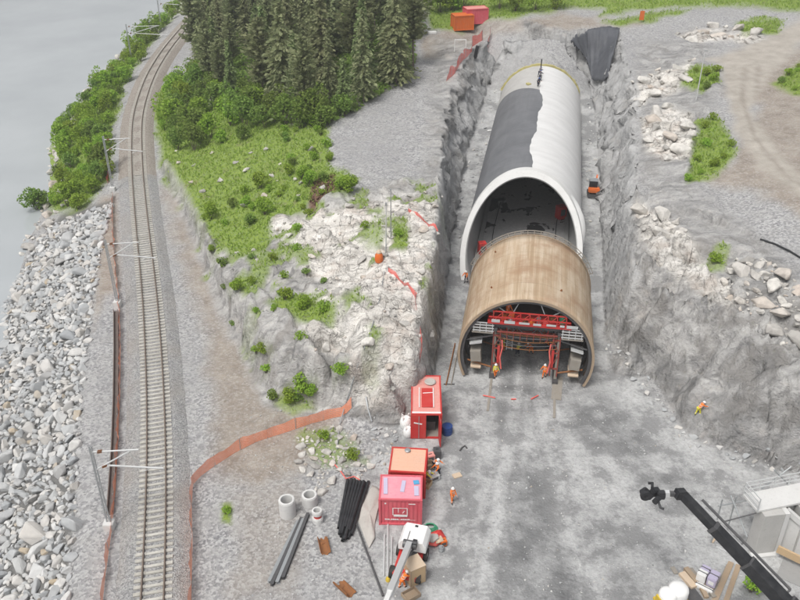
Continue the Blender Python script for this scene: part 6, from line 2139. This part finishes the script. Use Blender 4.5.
def scatter_mask(mask, xr, yr, n, mind, sizes, g):
    """spots inside a mask, large ones first, kept apart"""
    out = []
    cell = {}
    for sz in sizes:
        for _ in range(14):
            x, y = g.uniform(*xr), g.uniform(*yr)
            if float(gs(mask, x, y)) < .5: continue
            r_ = sz * mind
            ci, cj = int(x // 3), int(y // 3)
            ok = True
            for a in (-1, 0, 1):
                for b in (-1, 0, 1):
                    for (u, v_, rr) in cell.get((ci + a, cj + b), ()):
                        if (u - x) ** 2 + (v_ - y) ** 2 < ((r_ + rr) * .5) ** 2:
                            ok = False
            if ok:
                cell.setdefault((ci, cj), []).append((x, y, r_))
                out.append((x, y, sz))
                break
    return out

def merge_rocks(items, variants, name, mat, g):
    vs, fs, base = [], [], 0
    arr = []
    for m_ in variants:
        co = np.empty(len(m_.vertices) * 3, np.float32)
        m_.vertices.foreach_get('co', co)
        arr.append((co.reshape(-1, 3), [tuple(p.vertices) for p in m_.polygons]))
    for x, y, z, s_, rot, k in items:
        co, ff = arr[k]
        m = np.array(rot.to_matrix()) * s_
        q_ = co @ m.T + np.array((x, y, z))
        vs.append(q_)
        fs += [tuple(i + base for i in f_) for f_ in ff]
        base += len(co)
    me = bpy.data.meshes.new(name)
    me.from_pydata(np.concatenate(vs).tolist(), [], fs)
    return link(name, me, mat)
from mathutils import Euler
def rrot(g, flat=.5):
    return Euler((g.normal() * flat, g.normal() * flat, g.uniform(0, 6.28)))

g = np.random.default_rng(11)
bm_ = (bank > .5) & (ZZ > WATER_Z - 1.6)
sizes = np.concatenate([np.sort(g.uniform(1.3, 2.2, 90))[::-1], np.sort(g.uniform(.7, 1.3, 800))[::-1], np.sort(g.uniform(.28, .7, 6500))[::-1]])
# inclined area is sampled in plan; the strip follows the track
spots = scatter_mask(bm_.astype(float), (-52, -20), (36, 104), 0, .64, sizes, g)
items = []
for x, y, s_ in spots:
    z = float(gz(x, y))
    items.append((x, y, z + s_ * .10, s_, rrot(g, .45), int(g.integers(len(VAR)))))
def seen(it):
    px, py = proj(it[0], it[1], it[2])
    D = it[1] * CP + (CAM_H - it[2]) * SP
    return it[3] / D if -10 < px < 810 and -10 < py < 612 else 0
items.sort(key=seen, reverse=True)
for x, y, z, s_, e, k in items[:300]:
    o_ = link('riprap_boulder', VAR[k], None, None, (x, y, z))
    o_.rotation_euler = e
    o_.scale = (s_,) * 3
    tag(o_, 'large angular grey quarry stone in the riprap bank between lake and railway', 'boulder', 'riprap boulders')
tag(merge_rocks(items[300:], VAR, 'riprap_stones', M['boulder'], g), kind='stuff')

# stones fringing the shore further north
shm = ((ZZ > WATER_Z - .5) & (ZZ < WATER_Z + 1.6) & (XX < -35) & (bank < .5) & (YY > 95) & (YY < 230)).astype(float)
spots = scatter_mask(shm, (-80, -35), (95, 230), 0, .8, np.concatenate([g.uniform(1.2, 2.2, 70), g.uniform(.5, 1.1, 260)]), g)
items = [(x, y, float(gz(x, y)) + s_ * .12, s_, rrot(g), int(g.integers(len(VARH)))) for x, y, s_ in spots]
tag(merge_rocks(items, VARH, 'shore_stones', M['hillstone'], g), kind='stuff')

# stones on the pale hill, the rubble heap and the plateau
def stone_zone(mask, xr, yr, sizes, mind, label, group, n_ind, sink=.1, var=VARH, name='loose_stone', mat=None):
    sp_ = scatter_mask(mask, xr, yr, 0, mind, sizes, g)
    its = [(x, y, float(gz(x, y)) + s_ * sink, s_, rrot(g, .35), int(g.integers(len(var)))) for x, y, s_ in sp_]
    its.sort(key=seen, reverse=True)
    for x, y, z, s_, e, k in its[:n_ind]:
        o_ = link(name, var[k], None, None, (x, y, z))
        o_.rotation_euler = e
        o_.scale = (s_,) * 3
        tag(o_, label, 'stone', group)
    if its[n_ind:]:
        tag(merge_rocks(its[n_ind:], var, 'rubble', mat or M['hillstone'], g), kind='stuff')
rub = zone([(296, 440), (330, 428), (352, 432), (372, 460), (360, 478), (335, 480), (318, 500), (300, 470)], 2, 5, 61)
stone_zone(rub, (-12, 2), (44, 60), np.concatenate([np.sort(g.uniform(.5, 1.0, 40))[::-1], g.uniform(.18, .5, 260)]), .9, 'pale stone in the rubble heap between the orange netting and the black pipes', 'rubble heap stones', 36)
rub2 = zone([(372, 428), (398, 430), (395, 470), (372, 470)], 2, 4, 62)
stone_zone(rub2, (-4, 2), (46, 58), g.uniform(.2, .55, 120), .9, 'grey stone in the gravel heap behind the orange roofed container', 'gravel heap stones', 12, var=VAR, mat=M['boulder'])
stone_zone(pale_hill * (grass < .4), (-18, 6), (56, 100), np.concatenate([np.sort(g.uniform(.8, 1.5, 22))[::-1], g.uniform(.25, .6, 200)]), 1.6, 'loose pale stone on the bare rock hill between railway and cutting', 'loose stones on the hill', 60)
stone_zone(block_r, (26, 48), (56, 80), np.concatenate([np.sort(g.uniform(1.3, 2.3, 30))[::-1], np.sort(g.uniform(.6, 1.2, 130))[::-1], g.uniform(.25, .6, 500)]), .78, 'cracked pale block in the stone heap on the plateau above the rock slope', 'plateau stone blocks', 90)
stone_zone(pale_r, (24, 58), (76, 165), np.concatenate([np.sort(g.uniform(1.2, 2.6, 70))[::-1], g.uniform(.5, 1.1, 240)]), 1.0, 'pale weathered stone in the rocky outcrop on the plateau beyond the cutting', 'plateau outcrop stones', 80)
stone_zone(grass * (PX < 360) * (PX > 150) * (PY > 150), (-42, -4), (70, 130), g.uniform(.4, 1.3, 34), 2.0, 'pale stone showing through the green hillside beside the railway', 'stones in the green hillside', 50)
tl = zone([(612, 345), (640, 372), (690, 436), (745, 452), (800, 470), (800, 482), (690, 450), (640, 392), (606, 352)], 2, 4, 63)
stone_zone(tl, (19, 34), (50, 72), g.uniform(.2, .8, 170), 1.1, 'grey fallen stone along the foot of the rock slope', 'stones at the slope foot', 40, var=VAR, mat=M['boulder'])
pitw = ((yard > .5) & (TL > 22) & (TL < 74) & (np.abs(TC) > 6.9)).astype(float)
stone_zone(pitw, (2, 34), (82, 142), g.uniform(.2, .6, 160), 1.1, 'small grey stone on the trench floor beside the tunnel tube', 'trench floor stones', 20, var=VAR, mat=M['boulder'])

# pebbles and crumbs on the yard and the gravel
pg = np.random.default_rng(77)
PEB = []
for k in range(5):
    m_ = hull(.5, 800 + k, 9, (1, .85, .6))
    PEB.append(m_)
its = []
while len(its) < 2600:
    x, y = pg.uniform(-14, 32), pg.uniform(38, 66)
    if float(gs(rock, x, y)) > .4 or abs(x - float(np.interp(y, TRK[:, 1], TRK[:, 0]))) < 4: continue
    if pg.random() > .35 + .65 * float(vnoise(np.array(x * .3), np.array(y * .3), 9)): continue
    s_ = .07 + .2 * pg.random() ** 3
    its.append((x, y, float(gz(x, y)) + s_ * .15, s_, rrot(pg), int(pg.integers(5))))
tag(merge_rocks(its, PEB, 'pebbles', M['boulder'], pg), kind='stuff')

# ------------------------------------------------------------------ trees and bushes
def conifer(seed, h=14.0, w_=2.6, bare=.18, pine=False):
    g = np.random.default_rng(seed)
    c, d, sz = [], [], []
    z = h * bare
    while z < h * .985:
        f_ = (z - h * bare) / (h * (1 - bare))
        if pine:
            rad = w_ * (math.sin(math.pi * (0.22 + .74 * f_)) ** .8) * g.uniform(.7, 1.1)
        else:
            rad = w_ * (1 - f_) ** .75 * g.uniform(.78, 1.12) + .15
        nb = int(5 + 4 * (1 - f_))
        for b in range(nb):
            a = g.uniform(0, 6.283)
            L_ = rad * g.uniform(.55, 1.1)
            dz_ = -.32 if not pine else .25
            m = max(2, int(L_ / .30))
            for k in range(m):
                q_ = (k + .6) / m
                r_ = L_ * q_
                p = np.array((math.cos(a) * r_, math.sin(a) * r_, z + dz_ * r_ * (.5 + .5 * q_) + g.normal(0, .1)))
                for _ in range(2):
                    c.append(p + g.normal(0, .10, 3))
                    d.append((math.cos(a + g.normal(0, .5)), math.sin(a + g.normal(0, .5)), dz_ * 1.2 + g.normal(0, .25)))
                    sz.append(.74 * (1 - .35 * q_) + .14)
        z += h * .026 * g.uniform(.7, 1.3)
    c.append(np.array((0, 0, h * .99))); d.append((0, 0, 1)); sz.append(.8)
    v, f = cards(np.array(c), np.array(sz), seed, 1, .52, d)
    return v, f

def trunk_mesh(h, r_, seed, limbs=4):
    g = np.random.default_rng(seed)
    mb = MB()
    mb.tube([(0, 0, -.3), (g.normal(0, .05), g.normal(0, .05), h * .4), (g.normal(0, .08), g.normal(0, .08), h * .95)], [r_, r_ * .7, r_ * .15], 8)
    for k in range(limbs):
        a = g.uniform(0, 6.28); z = h * g.uniform(.25, .7); L_ = h * .12
        mb.tube([(0, 0, z), (math.cos(a) * L_, math.sin(a) * L_, z + L_ * .2)], [r_ * .3, r_ * .08], 6)
    return mb.mesh('trunk')

def broad(seed, h, w_, n, leaf=.34, lobes=6, low=.1):
    g = np.random.default_rng(seed)
    C, S_ = [], []
    for k in range(lobes):
        a = g.uniform(0, 6.28)
        r_ = g.uniform(.15, .62) * w_
        C.append((math.cos(a) * r_, math.sin(a) * r_, h * g.uniform(low + .25, .8)))
        S_.append(g.uniform(.32, .55))
    C[0] = (0, 0, h * .72)
    pts_ = []
    for k in range(n):
        i = g.integers(lobes)
        q_ = g.normal(size=3)
        q_ /= np.linalg.norm(q_)
        rr = g.uniform(.45, 1.05) ** .5
        p = np.array(C[i]) + q_ * rr * np.array((w_ * S_[i], w_ * S_[i], h * S_[i] * .62))
        if p[2] < .05: p[2] = g.uniform(.05, .25)
        pts_.append(p)
    return cards(np.array(pts_), leaf, seed, .8, .62)

CON = []
for k in range(7):
    h_ = (15.5, 13.5, 12, 14.5, 16.5, 11, 13)[k]
    pine = k in (1, 4, 6)
    v, f = conifer(500 + k, h_, (2.9, 3.0, 2.2, 3.3, 3.1, 2.0, 2.7)[k], .12 if not pine else .28, pine)
    cm = npmesh('crown', v, f)
    cm.materials.append(M['needle'] if k % 3 != 2 else M['needle_b'])
    tm = trunk_mesh(h_, .17, 600 + k)
    tm.materials.append(M['bark'])
    CON.append((cm, tm, pine))
BRD = []
for k in range(6):
    h_ = (2.0, 2.6, 1.5, 3.4, 1.2, 4.2)[k]
    w_ = (1.35, 1.5, 1.2, 1.8, 1.1, 2.1)[k]
    v, f = broad(700 + k, h_, w_, (520, 640, 420, 900, 340, 1100)[k], (.30, .32, .27, .34, .25, .36)[k])
    cm = npmesh('foliage', v, f)
    cm.materials.append(M['leaf'])
    cm2 = cm.copy()
    cm2.materials[0] = M['leaf_b']
    sm_ = MB()
    for a in range(4):
        sm_.tube([(0, 0, -.15), (w_ * .2 * math.cos(a * 1.6), w_ * .2 * math.sin(a * 1.6), h_ * .35), (w_ * .4 * math.cos(a * 1.6 + .3), w_ * .4 * math.sin(a * 1.6 + .3), h_ * .7)], [.05, .035, .012], 5)
    tm = sm_.mesh('stem')
    tm.materials.append(M['bark'])
    BRD.append((cm, cm2, tm))
def plant(kind, x, y, s_, label, group, name, cat, dark=False, z=None):
    t = thing(name, label, cat, (x, y, (float(gz(x, y)) if z is None else z) - .05), random.uniform(0, 6.28), group)
    t.scale = (s_ * random.uniform(.88, 1.12), s_ * random.uniform(.88, 1.12), s_ * random.uniform(.88, 1.12))
    if name.startswith('conifer'):
        link('crown', CON[kind][0], None, t)
        link('trunk', CON[kind][1], None, t)
    else:
        link('foliage', BRD[kind][1 if dark else 0], None, t)
        link('stem', BRD[kind][2], None, t)
    return t
# forest
g = np.random.default_rng(23)
fm = ((forest > .6) & (YY < 196)).astype(float)
spots = scatter_mask(fm, (-46, 12), (112, 196), 0, 1.0, [4.5] * 900, g)
def zone_name(px, py):
    return px, py
edge_sp = []
for x, y, _ in spots:
    z = float(gz(x, y))
    px, py = proj(x, y, z)
    d_edge = float(gs(blur(forest, 0), x, y - 4.5))
    front = d_edge < .5
    if front and px > 330: lb, gp = 'grey green conifer at the forest edge above the bare gravel slope', 'conifers above the gravel slope'
    elif front: lb, gp = 'grey green conifer at the forest edge above the green hillside', 'conifers above the green hillside'
    elif px < 245: lb, gp = 'conifer inside the forest on the side toward the railway bend', 'conifers toward the railway'
    else: lb, gp = 'conifer deep inside the dense forest at the upper edge', 'conifers inside the forest'
    plant(int(g.integers(len(CON))), x, y, g.uniform(.62, 1.12), lb, gp, 'conifer_tree', 'tree')
# young broadleaf trees on the forest edge and behind the cutting
for px, py, k, s_ in ((312, 124, 5, 1.0), (300, 128, 3, 1.1), (322, 128, 3, .9), (275, 122, 5, 1.0), (250, 118, 3, 1.2), (232, 114, 5, .9), (214, 108, 3, 1.2), (198, 92, 5, 1.0), (345, 116, 3, .9), (400, 74, 5, .8)):
    p = at(px, py)
    plant(k, p.x, p.y, s_ * 1.15, 'young green broadleaf tree at the lower edge of the conifer forest', 'young trees at the forest edge', 'broadleaf_tree', 'tree', True)
fe = zone([(178, 92), (196, 72), (214, 90), (262, 104), (325, 118), (338, 132), (322, 140), (262, 150), (215, 150), (170, 165), (160, 130)], 3, 5, 64)
sp_ = scatter_mask(fe, (-52, -4), (112, 165), 0, 1.0, [3.3] * 300, g)
for x, y, _ in sp_:
    plant(int(g.choice([3, 5, 5, 1])), x, y, g.uniform(.75, 1.25), 'soft green young broadleaf tree in the belt between the conifers and the grassy slope', 'broadleaf belt below the conifers', 'broadleaf_tree', 'tree', g.random() < .6)
for px, k, s_ in ((418, 5, 1.2), (430, 3, 1.3), (440, 5, 1.3), (452, 5, 1.1), (464, 5, 1.4), (500, 5, 1.3), (516, 3, 1.3), (536, 5, 1.2), (556, 3, 1.2)):
    p = at(px, 8 + (px % 7))
    plant(k, p.x, p.y + 1, s_, 'bright green broadleaf tree behind the distant containers at the upper edge', 'trees at the upper edge', 'broadleaf_tree', 'tree')

def bushes(mask, xr, yr, n, mind, kinds, label, group, dark=.35, smul=1.0):
    sp_ = scatter_mask(mask, xr, yr, 0, mind, [1.0] * n, g)
    for x, y, _ in sp_:
        plant(int(g.choice(kinds)), x, y, g.uniform(.6, 1.1) * smul, label, group, 'bush', 'bush', g.random() < dark)
lw_grass = grass * (forest < .4)
shore_m = ((lw_grass > .5) & (XX < np.interp(YY, TRK[:, 1], TRK[:, 0]) - 5.0) & (ZZ > WATER_Z + .5)).astype(float)
bushes(shore_m, (-75, -38), (96, 225), 300, 1.9, [1, 3, 3, 5], 'green bush in the dense strip between the lake shore and the railway', 'shore bushes', .25, 1.0)
hill_m = ((lw_grass > .55) & (PX > 150) & (PX < 360) & (PY > 70) & (PY < 262)).astype(float)
dense = hill_m * (fbm(XX * .12, YY * .12, 15, 3) > .04)
bushes(dense, (-44, -2), (78, 150), 170, 1.7, [0, 2, 4, 4, 2, 1], 'low green bush on the green hillside between railway and forest', 'hillside bushes', .35, .85)
for px, py, k, s_ in ((38, 212, 3, 1.15), (44, 208, 1, 1.1)):
    p = at(px, py)
    plant(k, p.x, p.y, s_, 'round bush standing alone at the water where the riprap begins' if k == 3 else 'small bush leaning on the lone round bush at the water', None, 'bush', 'bush', True)
for px, py, k, s_, lb in ((238, 290, 2, .8, 'low bush on the dark rock step above the dirt strip'), (290, 402, 2, .9, 'bush in the hollow under the rock block, on its outer side'), (303, 394, 0, .8, 'tallest bush in the hollow under the rock block'), (312, 398, 2, .7, 'bush in the hollow right against the rock block'), (285, 300, 4, 1.0, 'small bush on the middle of the rock hill'), (305, 308, 2, .9, 'wide bush on the middle of the rock hill'),
                          (322, 312, 4, .9, 'small bush toward the rock block on the hill'), (262, 352, 4, .8, 'little bush on the dark rock face above the dirt'), (340, 376, 4, .8, 'little bush in the cleft of the rock block'), (350, 193, 1, .9, 'bright bush at the corner of the bare gravel slope'), (341, 190, 0, .9, 'bright bush beside the brown dead patch'), (346, 186, 2, .9, 'low bright bush behind the brown dead patch'),
                          (352, 458, 4, .8, 'small plant in the rubble heap near the black pipes'), (322, 440, 4, .7, 'small plant in the rubble heap near the orange netting'), (226, 514, 4, .5, 'lone small plant on the gravel beside the dirt strip'), (750, 592, 4, .9, 'lone green plant beside the abutment under the crane boom'),
                          (396, 236, 4, .7, 'tiny bush on the pale rock near the poles'), (366, 228, 4, .6, 'tiny bush on the pale rock beside the orange sack'), (712, 262, 4, .8, 'small plant above the stone blocks on the plateau')):
    p = at(px, py)
    plant(k, p.x, p.y, s_, lb, None, 'bush', 'bush', False)
hb_m = ((hill > .6) & (pale_hill < .5) & (PX < 325) & (PY > 255) & (PY < 405)).astype(float)
bushes(hb_m, (-24, -4), (58, 90), 26, 2.2, [2, 4, 4], 'small bush rooted in the dark rock face between the dirt strip and the pale slabs', 'bushes on the dark rock face', .5, .7)
pl_m = (((lw_grass > .6) & (PX > 670) & (PY > 50) & (PY < 190))).astype(float)
bushes(pl_m, (28, 66), (80, 140), 60, 2.0, [2, 4, 4], 'low green bush in a grass patch on the plateau beyond the cutting', 'plateau bushes', .2, .8)

# grass as one cover
g = np.random.default_rng(31)
N = 280000
x, y = g.uniform(-78, 80, N), g.uniform(56, 200, N)
k_ = gs(lw_grass, x, y) * (gs(ZZ, x, y) > WATER_Z + .4) > g.uniform(.25, 1, N)
x, y = x[k_], y[k_]
z = gz(x, y)
n = len(x)
c = np.column_stack([x, y, z + .16])
d = np.column_stack([g.normal(0, .6, n), g.normal(0, .6, n), np.ones(n)])
v, f = cards(c, g.uniform(.26, .55, n), 32, 1, .34, d)
tag(link('grass', npmesh('grass', v, f), M['grassy']), kind='stuff')
# low leafy cover on the forest floor and brown litter
N = 60000
x, y = g.uniform(-50, 14, N), g.uniform(110, 196, N)
k_ = gs(forest, x, y) > g.uniform(.3, 1, N)
x, y = x[k_], y[k_]
c = np.column_stack([x, y, gz(x, y) + .2])
v, f = cards(c, g.uniform(.4, .9, len(x)), 33, .7, .5)
tag(link('undergrowth', npmesh('undergrowth', v, f), M['leaf_b']), kind='stuff')
N = 9000
x, y = g.uniform(-24, 2, N), g.uniform(84, 112, N)
k_ = gs(duff, x, y) > g.uniform(.3, 1, N)
x, y = x[k_], y[k_]
c = np.column_stack([x, y, gz(x, y) + .15])
v, f = cards(c, g.uniform(.3, .6, len(x)), 34, .7, .5)
tag(link('dead_leaves', npmesh('dead_leaves', v, f), M['deadleaf']), kind='stuff')
# ------------------------------------------------------------------ damp air over the lake and the site
hz = bpy.data.materials.new('haze_air')
hz.use_nodes = True
hn = hz.node_tree
hn.nodes.clear()
ho = hn.nodes.new('ShaderNodeOutputMaterial')
hv = hn.nodes.new('ShaderNodeVolumePrincipled')
hv.inputs['Color'].default_value = (.93, .95, .97, 1)
hv.inputs['Density'].default_value = 0.00055
hv.inputs['Anisotropy'].default_value = 0.2
hn.links.new(hv.outputs[0], ho.inputs['Volume'])
zt = max(130.0, float(ZZ.max()) + 10)
hb = MB().box((-900, 1200, (zt - 18) / 2), (4200, 4000, zt + 18)).build('haze', hz)
tag(hb, kind='stuff')
